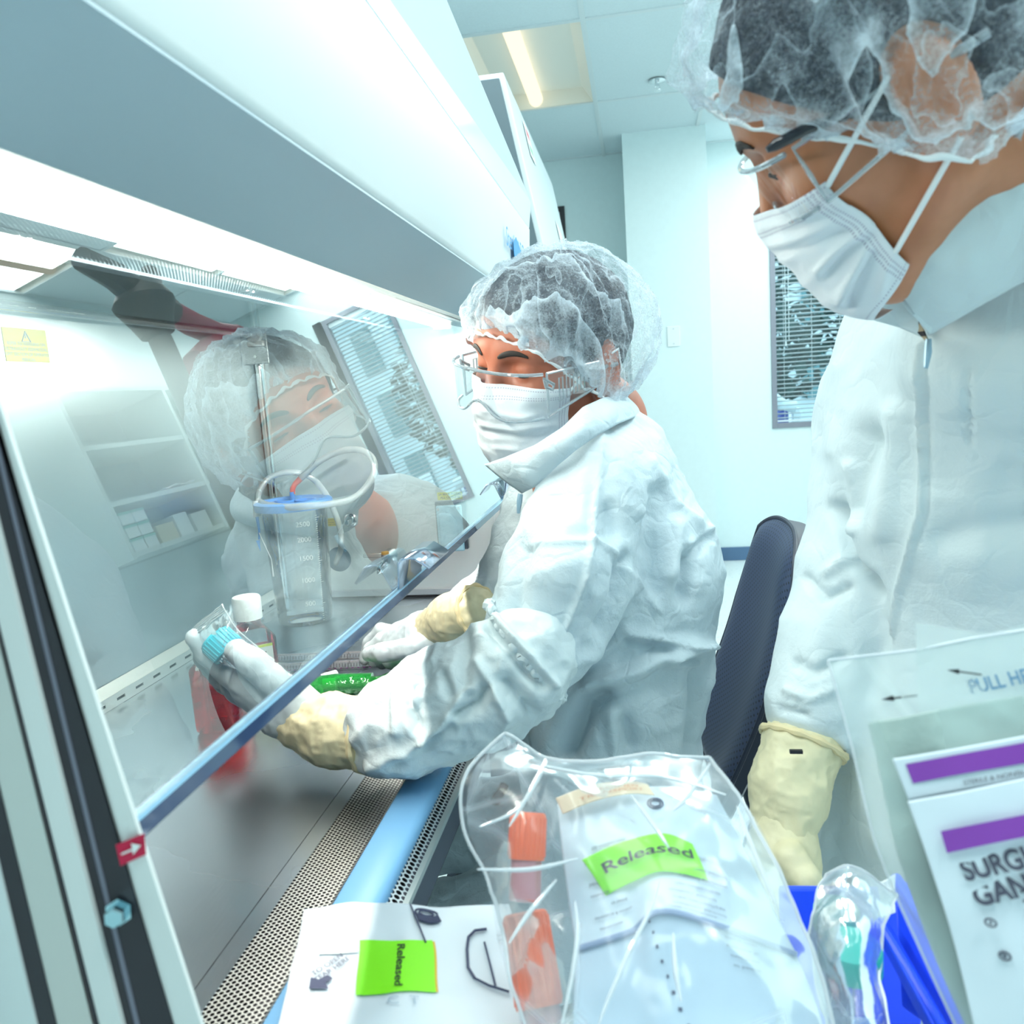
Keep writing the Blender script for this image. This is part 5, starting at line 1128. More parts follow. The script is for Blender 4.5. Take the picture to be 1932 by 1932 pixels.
uf = nrm((CAM-rb_)*V3(1, 1, 0)); a_ = math.radians(10)-math.pi/2; fx = V3(math.cos(math.radians(10)), math.sin(math.radians(10)), 0); fn = V3(math.sin(math.radians(10)), -math.cos(math.radians(10)), 0)
for k, (tx, zz) in enumerate((('100', 26), ('150', 52), ('200', 78))):
    lettering(tx, simple('grad_print', (.10, .0, .01), .6), rb_+fn*(41*mR+.0006)+fx*12*mR+(0, 0, zz*mR), fx, (0, 0, 1), .0065, red, name='graduation')
tk = MB()
for k in range(7): z = (18+k*11)*mR; w_ = 9*mR if k % 2 else 5*mR; p = rb_+fn*(41*mR+.0006)+fx*-4*mR+(0, 0, z); tk.add([p, p+fx*w_, p+fx*w_+(0, 0, .0006), p+(0, 0, .0006)], [(0, 1, 2, 3)])
tk.build('scale_ticks', simple('grad_print', (.10, .0, .01), .6), red, smooth=0)
b2_ = onw(484, 1296)+EPS; m2 = proj(b2_)[2]/FPX
bt2 = sqbottle(b2_, math.radians(38), 40*m2, 96*m2, 32*m2, 26*m2, 42*m2, 72*m2, None, liquid('pink_medium', (.90, .35, .42), .12), 'square bottle with white cap and printed label beside the wrapped item')
ra = math.radians(38); fx2 = V3(math.sin(ra), -math.cos(ra), 0); fxr = V3(math.cos(ra), math.sin(ra), 0)
LBW = simple('label_paper', (.78, .88, .87), .5); LGR = simple('label_lime', (.55, .68, .05), .5)
c2 = b2_+fx2*(40*m2+.0006)
MB().prism([c2+fxr*-28*m2+(0, 0, 4*m2), c2+fxr*30*m2+(0, 0, 4*m2), c2+fxr*30*m2+(0, 0, 90*m2), c2+fxr*-28*m2+(0, 0, 90*m2)], fx2*.0004).build('label', LBW, bt2, smooth=0)
MB().prism([c2+fx2*.0005+fxr*-28*m2+(0, 0, 85*m2), c2+fx2*.0005+fxr*30*m2+(0, 0, 85*m2), c2+fx2*.0005+fxr*30*m2+(0, 0, 90*m2), c2+fx2*.0005+fxr*-28*m2+(0, 0, 90*m2)], fx2*.0003).build('label_stripe', LGR, bt2, smooth=0)
for k, (w_, z) in enumerate(((40, 74), (36, 68), (30, 60), (18, 50), (20, 44), (12, 36), (16, 30), (8, 20))):
    q = c2+fx2*.0009+fxr*(-22 if k < 3 else 2)*m2+(0, 0, z*m2); MB().prism([q, q+fxr*w_*m2, q+fxr*w_*m2+(0, 0, 2.4*m2), q+(0, 0, 2.4*m2)], fx2*.0002).build('print_line', INK, bt2, smooth=0)
# serological pipettes
PIP = thinglass('pipette_clear', (.96, .97, .99), 2.4, 1.5, haze=.16, hazecol=(.85, .85, .92)); MAG = simple('magenta_print', (.40, .03, .42), .5)
for k, (pa, pb, lab, mg) in enumerate((((522, 1268), (706, 1260), 'graduated clear pipette with magenta marks, nearer of the pair', True), ((522, 1250), (704, 1243), 'graduated clear pipette with black marks only, farther of the pair', False))):
    a, b = onw(*pa), onw(*pb); r = .0066; a[2] = b[2] = ZW+r+.0006; ux = nrm(b-a); L = np.linalg.norm(b-a)
    p = thing('serological_pipette', lab, 'pipette', (a+b)/2, 'pipettes lying behind the sash')
    MB().tube([a-ux*.02, a, b, b+ux*.03, b+ux*.05], [r, r, r, r, .002], 16).build('barrel', PIP, p)
    f_ = nrm((CAM-(a+b)/2)-ux*((CAM-(a+b)/2) @ ux)); g_ = np.cross(ux, f_); g_ = g_ if g_[2] > 0 else -g_
    tk = MB(); mk = MB()
    for i in range(34):
        c = a+ux*(L*(i+.5)/34); hgt = .0052 if i % 5 == 0 else .0032; s0 = c+f_*(r+.0003); tk.add([s0-g_*hgt, s0-g_*hgt+ux*.0007, s0+g_*hgt*.6+ux*.0007, s0+g_*hgt*.6], [(0, 1, 2, 3)])
        if mg and i % 2 == 0: s1 = c+(f_*.55-g_*.82)*(r+.0003); mk.add([s1, s1+ux*.0035, s1+ux*.0035+g_*.0012, s1+g_*.0012], [(0, 1, 2, 3)])
    tk.build('graduations', INK, p, smooth=0)
    if mg: mk.build('magenta_marks', MAG, p, smooth=0)
    for i in range(6): lettering(str(i+1), INK, a+ux*(L*(i+.6)/6)+f_*(r+.0005)+g_*.003, ux, g_, .0048, p, name='numeral')
# pipette controller
t = NT('green_clear_plastic'); fr = t.n('Fresnel', i_0=1.5); nz = t.bump(t.noise(t.coord(), 130, 3), .5, .003)
GRN = t.done(t.mix(t.math('MINIMUM', t.math('MULTIPLY', fr.outputs[0], 2.5), 1), t.mix(.45, t.transp((.25, .92, .35)), t.n('BsdfDiffuse', i_0=(.05, .62, .12, 1)).outputs[0]), t.gloss((.75, 1, .8), .05, nz)))
n0 = onw(585, 1318); c0 = onw(690, 1312); dC = proj(n0)[2]*.985
pcn = thing('pipette_controller', 'transparent green pipette controller lying on the steel surface', 'pipette controller', n0)
D = lambda x, y, k=1.0: at(x, y, dC*k)
lift = V3(0, 0, .0165)
b0, b1, b2, b3 = onw(590, 1318)+lift, onw(612, 1316)+lift, onw(640, 1313)+lift, onw(705, 1310)+lift
MB().tube([b0-nrm(b1-b0)*.006, b0, b1, b2, b3], [.007, .011, .0155, .0155, .0145], 18).build('barrel', GRN, pcn)
h0, h1, h2, h3 = onw(690, 1313)+lift, onw(722, 1305)+V3(0, 0, .013), onw(757, 1293)+V3(0, 0, .0135), onw(782, 1284)+V3(0, 0, .012)
MB().tube([h0, h1, h2, h3, h3+nrm(h3-h2)*.006], [.011, .0105, .012, .010, .005], 18).build('grip', GRN, pcn)
MB().tube([b2+nrm(b3-b2)*.002, b3], .0085, 14).build('battery', simple('battery_dark', (.01, .03, .02), .35), pcn)
MB().tube([b1, b2-nrm(b3-b2)*.003], .010, 14).build('motor', simple('motor_green', (.10, .65, .18), .4), pcn)
tg = at(757, 1280, proj(h2)[2]*.985); MB().obox(tg, [nrm(h3-h2), nrm(np.cross(h3-h2, (0, 0, 1))), (0, 0, 1)], (.010, .006, .009)).build('trigger', simple('trigger_green', (.20, .75, .22), .35), pcn, bevel=.003)
MB().tube([at(738, 1270, proj(h1)[2]*.982), at(748, 1266, proj(h1)[2]*.982), at(757, 1268, proj(h2)[2]*.982)], .0028, 8).build('ring', simple('ring_brown', (.25, .06, .02), .4), pcn)
wn = onw(620, 1290)+V3(0, 0, .010); wv = nrm(onw(600, 1296)-onw(630, 1286)); MB().tube([wn+wv*.012, wn-wv*.014], [.008, .0072], 16).build('nose_cone', simple('nose_white', (.80, .86, .88), .35), pcn)
# ---- film sheets: smooth patches through control points
class Patch:
    def __init__(s, rows, n=48, m=48, amp=0.0, fr=30, seed=1, bulge=0.0, rd=0.0):
        Cn = np.array([[at(*q) for q in r] for r in rows]); s.n, s.m = n, m
        Cu = np.array([spline(r, m) for r in Cn]); s.G = np.array([spline(Cu[:, j], n) for j in range(m)]).transpose(1, 0, 2)
        g = s.G; du = np.gradient(g, axis=1); dv = np.gradient(g, axis=0); N = np.cross(du, dv); N /= np.linalg.norm(N, axis=2)[..., None]+1e-12
        N *= np.sign(((CAM-g)*N).sum(2))[..., None]; s.N = N
        U, V = np.meshgrid(np.linspace(0, 1, m), np.linspace(0, 1, n)); s.UV = np.stack([U, V], 2).reshape(-1, 2)
        d = bulge*np.sin(U*math.pi)*np.sin(V*math.pi)
        if amp: d = d+amp*fbm(g*fr, seed, 3)+rd*(ridge(g*fr*.7, seed+4, 2)-.5)
        s.G = g+N*d[..., None]
    def at(s, u, v, off=0):
        u = np.clip(np.asarray(u, float), 0, 1)*(s.m-1); v = np.clip(np.asarray(v, float), 0, 1)*(s.n-1); i = np.minimum(v.astype(int), s.n-2); j = np.minimum(u.astype(int), s.m-2); a = (v-i)[..., None]; b = (u-j)[..., None]
        f = lambda A: (A[i, j]*(1-a)*(1-b)+A[i+1, j]*a*(1-b)+A[i, j+1]*(1-a)*b+A[i+1, j+1]*a*b); return f(s.G)+f(s.N)*off
    def mesh(s, name, mat, parent, off=0, **kw): return MB().grid(s.G+s.N*off).build(name, mat, parent, smooth=180, uv=s.UV, **kw)
    def sub(s, u0, v0, u1, v1, name, mat, parent, off, k=12, **kw):
        U, V = np.meshgrid(np.linspace(u0, u1, k), np.linspace(v0, v1, k)); return MB().grid(s.at(U, V, off)).build(name, mat, parent, smooth=180, **kw)
    def text(s, txt, u, v, size, mat, parent, off, ang=0, asp=1.0, name='lettering', **kw):
        """lettering wrapped on the patch; size and asp in patch units, ang in degrees"""
        w, f = text_mesh(txt, 1.0, **kw); a = math.radians(ang); x, y = w[:, 0]*size, w[:, 1]*size
        return MB().add(s.at(u+(x*math.cos(a)-y*math.sin(a))*asp, v-(x*math.sin(a)+y*math.cos(a)), off), f).build(name, mat, parent, smooth=0)
    def edge(s, which, name, mat, parent, r=.0008, off=0):
        g = s.G+s.N*off; L = {'t': g[0], 'b': g[-1], 'l': g[:, 0], 'r': g[:, -1]}
        for k in which: MB().tube(L[k], r, 6).build(name, mat, parent)
def film(name, haze, tint=(.97, .985, 1), k=.5, sc=9, st=.12, lines=.28, col=(.84, .90, .98)):
    """clear crinkled film: see-through, glossy, with pale crease lines painted in for highlight streaks"""
    t = NT(name); v = t.coord(); n = t.noise(v, sc, 4, .55); nm = t.bump(n, st, .02); fr = t.n('Fresnel', i_0=1.5); t.l(nm, fr.inputs['Normal'])
    vo = t.n('TexVoronoi', feature='DISTANCE_TO_EDGE'); vo.inputs['Scale'].default_value = sc*1.1
    wn = t.n('TexNoise'); wn.inputs['Scale'].default_value = sc; t.l(v, wn.inputs['Vector']); scl = t.n('VectorMath', operation='SCALE'); scl.inputs['Scale'].default_value = .03; t.l(wn.outputs['Color'], scl.inputs[0]); ad = t.n('VectorMath', operation='ADD'); t.l(v, ad.inputs[0]); t.l(scl.outputs[0], ad.inputs[1]); t.l(ad.outputs[0], vo.inputs['Vector'])
    m = t.n('MapRange', i_1=0.0, i_2=.035, i_3=1, i_4=0); t.l(vo.outputs[0], m.inputs[0]); g = t.math('GREATER_THAN', t.noise(v, sc*.7, 2), .52); ln = t.math('MULTIPLY', t.math('MULTIPLY', m.outputs[0], g), lines)
    a = t.mix(t.math('MINIMUM', t.math('MULTIPLY', fr.outputs[0], k), .9), t.transp(tint), t.gloss((1, 1, 1), .18, nm))
    d = t.mix(.5, t.n('BsdfDiffuse', i_0=(*col, 1)).outputs[0], t.n('BsdfTranslucent', i_0=(*col, 1)).outputs[0])
    return t.done(t.mix(t.math('MINIMUM', t.math('ADD', ln, haze), .95), a, d))
FILM = film('clear_film', .10); FILM2 = film('clear_film_small', .10, sc=26, k=1.0, st=.12, lines=.25); FILMH = film('frosted_film', .40, st=.2, lines=.12, col=(.80, .90, .88)); EDGEF = thinglass('film_edge', (.9, .95, 1), 3, haze=.55, hazecol=(.9, .95, 1))
# the wrapped item pinched in the left glove
wi = thing('wrapped_syringe_filter', 'clear wrapped tube with cyan cap pinched in the gloved left hand', 'wrapped item', at(450, 1220, 0.8733))
wp = Patch([[(352, 1198, 0.8926), (385, 1168, 0.8859), (420, 1140, 0.8801)], [(388, 1228, 0.8801), (415, 1205, 0.8685), (444, 1183, 0.8733)], [(432, 1258, 0.8801), (455, 1240, 0.8704), (482, 1218, 0.8733)], [(482, 1290, 0.8733), (500, 1272, 0.8666), (520, 1252, 0.8685)], [(528, 1318, 0.8685), (540, 1300, 0.8646), (553, 1282, 0.8656)]], amp=.002, fr=90, bulge=.004)
wp.mesh('wrapper', FILM2, wi); wp.mesh('wrapper_back', FILM2, wi, -.016)
wp.edge('tlrb', 'wrapper_seal', EDGEF, wi, .0008)
for k in range(5): MB().tube(wp.at(np.linspace(0, 1, 12), np.full(12, .012+.022*k), .0012), .0006, 5).build('crimp_line', EDGEF, wi)
CYN = simple('cyan_cap', (.01, .55, .72), .35); xa, xb = at(398, 1194, 0.8897), at(436, 1228, 0.8859); ax_ = nrm(xb-xa)
cy0 = at(402, 1202, 0.8849); cy1 = at(432, 1230, 0.883)
rc_ = .0185; prof = [(.0001, 0), (rc_*.9, 0), (rc_, .003)]; L_ = np.linalg.norm(cy1-cy0)
cyl = MB(); cyl.lathe(cy0, nrm(cy1-cy0), [(.0001, 0), (rc_*.86, 0), (rc_*.96, .002), (rc_, .004), (rc_, L_), (rc_*.8, L_), (.0001, L_)], 40); cyl.build('cap', CYN, wi, smooth=40)
for k in range(26):
    g = 2*math.pi*k/26; a1 = nrm(np.cross(ax_, (0, 0, 1))); a2 = np.cross(ax_, a1); q = cy0+(a1*math.cos(g)+a2*math.sin(g))*rc_; MB().tube([q+ax_*.004, q+ax_*L_*.96], .0008, 5).build('cap_rib', CYN, wi)
MB().tube([cy1, at(540, 1298, 0.8801)], [.011, .010], 16).build('tube', CLR, wi)
# ================= foreground: cart with bags, bin and pouch =================
crt = thing('supply_cart', 'white trolley below the bags in the foreground', 'cart', (.1, .38, 0))
CW = simple('cart_white', (.62, .68, .70), .4)
MB().box((-.27, .20, .845), (.50, .525, .865)).build('top', CW, crt, smooth=0, bevel=.004); MB().box((-.27, .20, .25), (.50, .525, .265)).build('lower_shelf', CW, crt, smooth=0, bevel=.004)
for x in (-.255, .485):
    for y in (.215, .51): MB().tube([V3(x, y, .05), V3(x, y, .845)], .012, 12).build('leg', simple('stem_grey', (.35, .37, .4), .3, 1), crt); MB().lathe((x, y, .03), (1, 0, 0), [(.0001, -.012), (.03, -.012), (.03, .012), (.0001, .012)], 16).build('caster', simple('black_plastic', (.012, .012, .015), .35), crt)
LIME = grainy('lime_label', (.28, .93, .02), .45, amp=.03, scale=40)
# left white pouch with label
WPO = grainy('white_pouch', (.80, .86, .93), .35, amp=.02, scale=20, bump=.2, dist=.004)
pl_ = thing('labelled_pouch', 'white printed pouch with green Released sticker, lower left on the trolley', 'pouch', at(740, 1850, .5)*V3(1, 1, 0)+V3(0, 0, .866))
A = Patch([[(577, 1722, 0.579), (655, 1708, 0.574), (730, 1704, 0.571), (830, 1712, 0.569), (960, 1712, 0.571)], [(560, 1790, 0.554), (660, 1780, 0.547), (760, 1780, 0.543), (860, 1782, 0.541), (980, 1782, 0.544)], [(540, 1870, 0.524), (650, 1868, 0.517), (760, 1868, 0.513), (870, 1868, 0.511), (1000, 1868, 0.516)], [(520, 1950, 0.494), (650, 1950, 0.489), (770, 1950, 0.485), (880, 1950, 0.484), (1020, 1950, 0.489)], [(490, 2080, 0.459), (650, 2080, 0.453), (780, 2080, 0.449), (900, 2080, 0.449), (1060, 2080, 0.454)]], amp=.0022, fr=26, seed=3)
A.mesh('pouch', WPO, pl_, solid=.003)
GREYP = simple('grey_print', (.06, .07, .14), .6); PALEP = simple('pale_print', (.50, .60, .70), .6)
A.sub(.30, .245, .645, .535, 'sticker', LIME, pl_, .0028); A.sub(.640, .25, .655, .53, 'sticker_edge', simple('amber_edge', (.80, .52, .05), .5), pl_, .0024)
A.text('Released', .487, .385, .066, INK, pl_, .0036, ang=-92, asp=.78, bold=.012)
A.sub(.13, .14, .29, .31, 'paper_tag', simple('paper_white', (.84, .91, .94), .5), pl_, .0026); 
for k in range(3): A.text(['LOT NO', 'EXP. DATE', 'QUANTITY'][k], .165+.045*k, .225, .020, PALEP, pl_, .0034, ang=-100)
A.text('TO OPEN\nTEAR HERE', .185, .385, .036, GREYP, pl_, .0034, ang=42, bold=.012, asp=.9)
arw = [(.118, .500), (.118, .438), (.150, .452), (.180, .428), (.205, .448), (.178, .470), (.192, .505)]; U_ = np.array(arw)
MB().add(A.at(U_[:, 0], U_[:, 1], .0034), [tuple(range(7))]).build('arrow', GREYP, pl_, smooth=0)
A.text('C  T', .50, .595, .075, PALEP, pl_, .0034, ang=-3)
dr = [(.69+.05*math.cos(g), .105+.035*math.sin(g)) for g in np.linspace(0, 2*math.pi, 26)]
def ink(P, pts, name, mat, parent, r=.0006, off=.0034): pts = np.array(pts); MB().tube(P.at(pts[:, 0], pts[:, 1], off), r, 5).build(name, mat, parent)
for q in (.032, .050): ink(A, [(.67+q*math.cos(g), .085+q*.55*math.sin(g)) for g in np.linspace(0, 2*math.pi, 26)], 'printed_ring', GREYP, pl_, .0007)
for k in range(11): ink(A, [(.622+.0095*k, .10+.012*math.sin(k/10*3.14)), (.622+.0095*k, .135+.014*math.sin(k/10*3.14))], 'printed_rib', GREYP, pl_, .0007)
ink(A, [(.615, .02), (.612, .26)], 'printed_line', GREYP, pl_, .0006)
ink(A, [(.80, .46), (.78, .40), (.785, .30), (.80, .23), (.83, .195), (.87, .19)], 'printed_outline', GREYP, pl_, .001); ink(A, [(.80, .46), (.84, .50), (.90, .54)], 'printed_outline', GREYP, pl_, .0008); ink(A, [(.85, .26), (.86, .50)], 'printed_outline', GREYP, pl_, .0007)
# middle clear bag
bm = thing('clear_bag', 'crinkled clear bag with orange capped tubes and a leaflet, Released sticker', 'bag', at(1200, 1800, .44)*V3(1, 1, 0)+V3(0, 0, .866))
rows = [[(950, 1390, .545), (1012, 1428, .540), (1120, 1432, .535), (1230, 1431, .535), (1338, 1430, .540)], [(888, 1462, .525), (1000, 1464, .510), (1120, 1466, .505), (1250, 1472, .505), (1396, 1506, .520)], [(878, 1560, .505), (990, 1562, .485), (1130, 1562, .478), (1290, 1562, .480), (1440, 1577, .500)],
        [(915, 1662, .485), (1010, 1682, .462), (1150, 1682, .452), (1330, 1680, .456), (1482, 1682, .480)], [(936, 1782, .464), (1040, 1792, .438), (1180, 1800, .428), (1370, 1800, .432), (1526, 1802, .458)], [(982, 1945, .437), (1080, 1945, .412), (1220, 1945, .404), (1400, 1945, .408), (1568, 1945, .432)], [(1000, 2100, .412), (1090, 2100, .39), (1240, 2100, .384), (1420, 2100, .386), (1590, 2100, .405)]]
Bf = Patch(rows, 80, 70, amp=.0035, fr=22, seed=5, rd=.0035)
Bf.mesh('bag_front', FILM, bm); Bf.edge('tlr', 'bag_seam', EDGEF, bm, .0012)
Bb = Patch([[(x+3, y-2, d+.038+.045*math.sin(math.pi*i/4)*min(1, j/2)) for i, (x, y, d) in enumerate(r)] for j, r in enumerate(rows)], 60, 50, amp=.003, fr=20, seed=15); Bb.mesh('bag_back', FILM, bm)
for pts in ([(1030, 1432), (1012, 1470), (985, 1520), (960, 1560)], [(1032, 1436), (1010, 1480), (972, 1530), (905, 1560)], [(900, 1640), (1000, 1640), (1090, 1620)], [(1190, 1500), (1235, 1560), (1262, 1600)], [(1245, 1660), (1225, 1720), (1190, 1790), (1150, 1880), (1130, 1932)], [(1085, 1700), (1090, 1760), (1080, 1840), (1060, 1932)], [(960, 1780), (1000, 1720), (1050, 1660)], [(1270, 1760), (1275, 1830), (1285, 1890)], [(1390, 1520), (1420, 1600), (1460, 1700)], [(1010, 1442), (1120, 1462), (1250, 1466), (1370, 1500)], [(1340, 1440), (1300, 1500), (1270, 1530)]):
    d_ = [np.interp(y, [1390, 1460, 1560, 1680, 1800, 1945], [.528, .498, .468, .442, .418, .395]) for x, y in pts]
    P_ = spline([at(x, y, d) for (x, y), d in zip(pts, d_)], 40); n_ = len(P_); r_ = [.0004+.0009*math.sin(math.pi*i/(n_-1)) for i in range(n_)]
    MB().tube(P_, r_, 7).build('film_fold', EDGEF, bm)
lf = thing('leaflet', 'folded printed leaflet with green Released sticker inside the clear bag', 'leaflet', at(1260, 1800, .46)*V3(1, 1, 0)+V3(0, 0, .866))
PAP = simple('leaflet_paper', (.60, .70, .80), .6)
Lr = [[(1052, 1518, .530), (1160, 1490, .524), (1262, 1485, .522), (1352, 1500, .526)], [(1062, 1618, .510), (1170, 1580, .500), (1278, 1566, .496), (1402, 1598, .505)], [(1076, 1720, .490), (1182, 1690, .478), (1268, 1660, .472), (1460, 1718, .486)], [(1088, 1790, .474), (1190, 1757, .464), (1266, 1720, .458), (1502, 1800, .470)]]
Lp = Patch(Lr, 40, 50); Lp.mesh('page', PAP, lf, solid=.0006)
L2 = Patch([[(1088, 1792, .476), (1190, 1759, .466), (1266, 1722, .460), (1502, 1802, .472)], [(1084, 1860, .462), (1195, 1840, .452), (1280, 1820, .448), (1530, 1870, .458)], [(1080, 1950, .445), (1200, 1945, .437), (1300, 1940, .433), (1556, 1950, .443)], [(1080, 2060, .42), (1210, 2060, .415), (1320, 2060, .412), (1580, 2060, .42)]], 40, 50)
L2.mesh('page', simple('leaflet_lower', (.52, .64, .76), .55), lf, solid=.0006); Lp.edge('b', 'page_fold', simple('fold_grey', (.28, .36, .54), .6), lf, .0016)
for v_, w_, u0 in ((.36, .5, .28), (.43, .30, .20), (.50, .36, .76), (.55, .40, .22), (.57, .34, .78), (.63, .42, .76), (.62, .30, .2), (.70, .40, .74), (.76, .44, .72), (.82, .42, .74), (.88, .42, .74), (.93, .40, .72)):
    k = int(w_*44); Lp.text(''.join(('limited ', 'conditions ', 'applications ', 'warranty ')[(i+int(v_*100)) % 4] for i in range(5))[:k], u0, v_, .036, GREYP, lf, .0022, ang=180, asp=.55)
Lp.text('conditions & accessories', .27, .78, .040, GREYP, lf, .0022, ang=180, asp=.55); Lp.text('applications', .24, .88, .044, GREYP, lf, .0022, ang=180, asp=.6); Lp.text('limited to', .30, .70, .040, GREYP, lf, .0022, ang=180, asp=.6)
ink(Lp, [(.56+.045*math.cos(g), .16+.035*math.sin(g)) for g in np.linspace(0, 6.28, 24)], 'seal_ring', GREYP, lf, .0005, .001); ink(Lp, [(.56+.03*math.cos(g), .16+.022*math.sin(g)) for g in np.linspace(0, 6.28, 24)], 'seal_ring', GREYP, lf, .0005, .001)
for k in range(11): L2.sub(.53+.018*k+.003*math.sin(k*2), .05+.085*k, .545+.018*k, .07+.085*k, 'dotted_mark', GREYP, lf, .001, 3)
for k in range(4): L2.text(('applications ', 'of warranty ', 'conditions ', 'limited to ')[k], .83, .10+.06*k, .030, GREYP, lf, .0022, ang=180, asp=.5)
gs_ = Patch([[(1098, 1622, .494), (1170, 1590, .487), (1250, 1572, .484), (1306, 1592, .488)], [(1122, 1656, .489), (1182, 1626, .481), (1250, 1607, .478), (1322, 1626, .483)], [(1143, 1690, .484), (1196, 1663, .476), (1252, 1644, .472), (1336, 1661, .478)]], 16, 40)
gs_.mesh('sticker', LIME, lf, solid=.0004); gs_.text('Released', .52, .44, .32, INK, lf, .0030, asp=.66, bold=.02)
os_ = Patch([[(1048, 1506, .524), (1120, 1480, .518), (1190, 1474, .515), (1222, 1480, .515)], [(1062, 1536, .519), (1120, 1512, .513), (1186, 1498, .510), (1236, 1501, .510)]], 10, 30); os_.mesh('orange_strip', simple('peach_strip', (.86, .68, .48), .5), lf, solid=.0004); os_.text('SPECIMEN\nTRANSPORT', .52, .5, .22, simple('peach_print', (.70, .30, .15), .6), lf, .001, asp=.5)
OC = grainy('orange_cap', (.90, .16, .06), .35, amp=.05, scale=40); PK = thinglass('pink_tube', (.95, .60, .66), 1.5, haze=.45, hazecol=(.90, .45, .50))
def capped(p0, p1, p2, r, lab):
    a = thing('capped_tube', lab, 'tube', p2, 'orange capped tubes in the clear bag'); ax = nrm(p1-p0); L = np.linalg.norm(p1-p0)
    MB().lathe(p0, ax, [(.0001, 0), (r*.9, 0), (r, .0015), (r, L), (r*.9, L)], 40).build('cap', OC, a, smooth=40)
    for k in range(20):
        g = 2*math.pi*k/20; e1_ = nrm(np.cross(ax, (1, 0, 0))); e2_ = np.cross(ax, e1_); q = p0+(e1_*math.cos(g)+e2_*math.sin(g))*r; MB().tube([q+ax*.003, q+ax*(L-.002)], .0007, 5).build('cap_rib', OC, a)
    MB().tube([p1, p2], r*.86, 24).build('tube', PK, a)
capped(at(997, 1533, .502), at(993, 1622, .492), at(990, 1700, .480), .0112, 'upper orange capped tube at the left inside the clear bag')
capped(at(990, 1722, .497), at(1018, 1900, .472), at(1032, 1980, .460), .0140, 'lower orange capped tube at the left inside the clear bag')
tag(MB().tube(spline([at(952, 1482, .52), at(944, 1497, .515), at(936, 1506, .512), at(936, 1516, .512)], 14), .0032, 8).build('cable_clip', simple('black_plastic', (.012, .012, .015), .35)), 'small bent black clip at the left end of the clear bag', 'clip')
# blue bin with wrapped green-capped tubes
BLUE = simple('bin_blue', (.015, .075, .90), .32); BLUE2 = BLUE
bn_ = thing('storage_bin', 'bright blue open storage bin at the lower right', 'bin', at(1640, 1850, .5)*V3(1, 1, 0)+V3(0, 0, .866))
def slab(P, dv, name): MB().prism([at(*q) for q in P], dv).build(name, BLUE, bn_, smooth=0, bevel=.002)
slab([(1470, 1676, .62), (1735, 1678, .60), (1740, 1960, .575), (1480, 1960, .590)], (0, .005, 0), 'back_wall')
slab([(1684, 1652, .575), (1702, 1668, .570), (1848, 1880, .455), (1838, 2000, .445), (1700, 1900, .53)], (.005, 0, 0), 'side_wall')
slab([(1650, 1730, .545), (1672, 1728, .550), (1800, 1950, .450), (1770, 1955, .445)], (.0, 0, -.012), 'side_ledge')
MB().tube([at(1690, 1658, .572), at(1770, 1772, .51), at(1845, 1878, .455)], .0042, 10).build('rim', BLUE, bn_)
MB().tube([at(1656, 1734, .545), at(1720, 1840, .495), at(1785, 1952, .447)], .0036, 10).build('ledge_rim', BLUE, bn_)
fb = at(1560, 1960, .58); MB().box((.06, .40, .866), (.24, .52, .872)).build('floor_panel', BLUE, bn_, smooth=0)
GC = grainy('teal_cap', (.03, .46, .40), .35, amp=.05, scale=60)
def gtube(p0, r, hc, lab):
    a = thing('wrapped_tube', lab, 'tube', p0-V3(0, 0, .10), 'green capped tubes in the blue bin')
    MB().lathe(p0, (0, 0, -1), [(.0001, 0), (r*.95, 0), (r, .0015), (r, hc), (r*.9, hc)], 36).build('cap', GC, a, smooth=40)
    MB().tube([p0-V3(0, 0, hc), p0-V3(0, 0, .075), p0-V3(0, 0, .095)], [r*.86, r*.86, r*.3], 24).build('tube', thinglass('blue_clear', (.70, .78, .95), 1.6, haze=.12, hazecol=(.5, .6, .9)), a)
    f_ = nrm((CAM-p0)*V3(1, 1, 0)); s_ = np.cross((0, 0, 1), f_); MB().grid([[p0-V3(0, 0, hc+.020+zz)+(f_*math.cos(g)+s_*math.sin(g))*r*.9 for g in np.linspace(.05, .8, 8)] for zz in (0, .04)]).build('label', simple('tube_label', (.35, .48, .85), .5), a)
gtube(at(1606, 1782, .485), .0178, .0155, 'green capped tube in clear wrap, nearer one in the blue bin')
gtube(at(1578, 1712, .545), .0150, .0155, 'green capped tube in clear wrap, farther one in the blue bin')
tw = thing('tube_wrapper', 'crumpled clear film wrapped over the green capped tubes', 'wrapper', at(1600, 1800, .475)*V3(1, 1, 0)+V3(0, 0, .866))
T1 = Patch([[(1560, 1652, .520), (1600, 1640, .515), (1650, 1660, .515), (1690, 1690, .52)], [(1535, 1705, .505), (1590, 1690, .490), (1640, 1700, .488), (1680, 1720, .50)], [(1520, 1760, .495), (1590, 1752, .468), (1640, 1756, .466), (1668, 1770, .485)], [(1535, 1840, .480), (1600, 1840, .452), (1640, 1840, .452), (1666, 1846, .468)], [(1560, 1960, .455), (1620, 1960, .432), (1650, 1960, .432), (1680, 1960, .445)]], 50, 50, amp=.0025, fr=40, seed=21, rd=.002)
T1.mesh('film', FILM2, tw); T1.edge('tlr', 'film_edge', EDGEF, tw, .0008)
tag(T1.__class__([[(1655, 1668, .530), (1690, 1650, .528)], [(1660, 1700, .528), (1688, 1690, .526)], [(1655, 1735, .525), (1690, 1722, .522)]], 20, 20, amp=.002, fr=60).mesh('paper_tuft', simple('tissue', (.78, .84, .86), .7), None, solid=.001), 'crumpled white tissue tucked beside the blue bin wall', 'tissue')
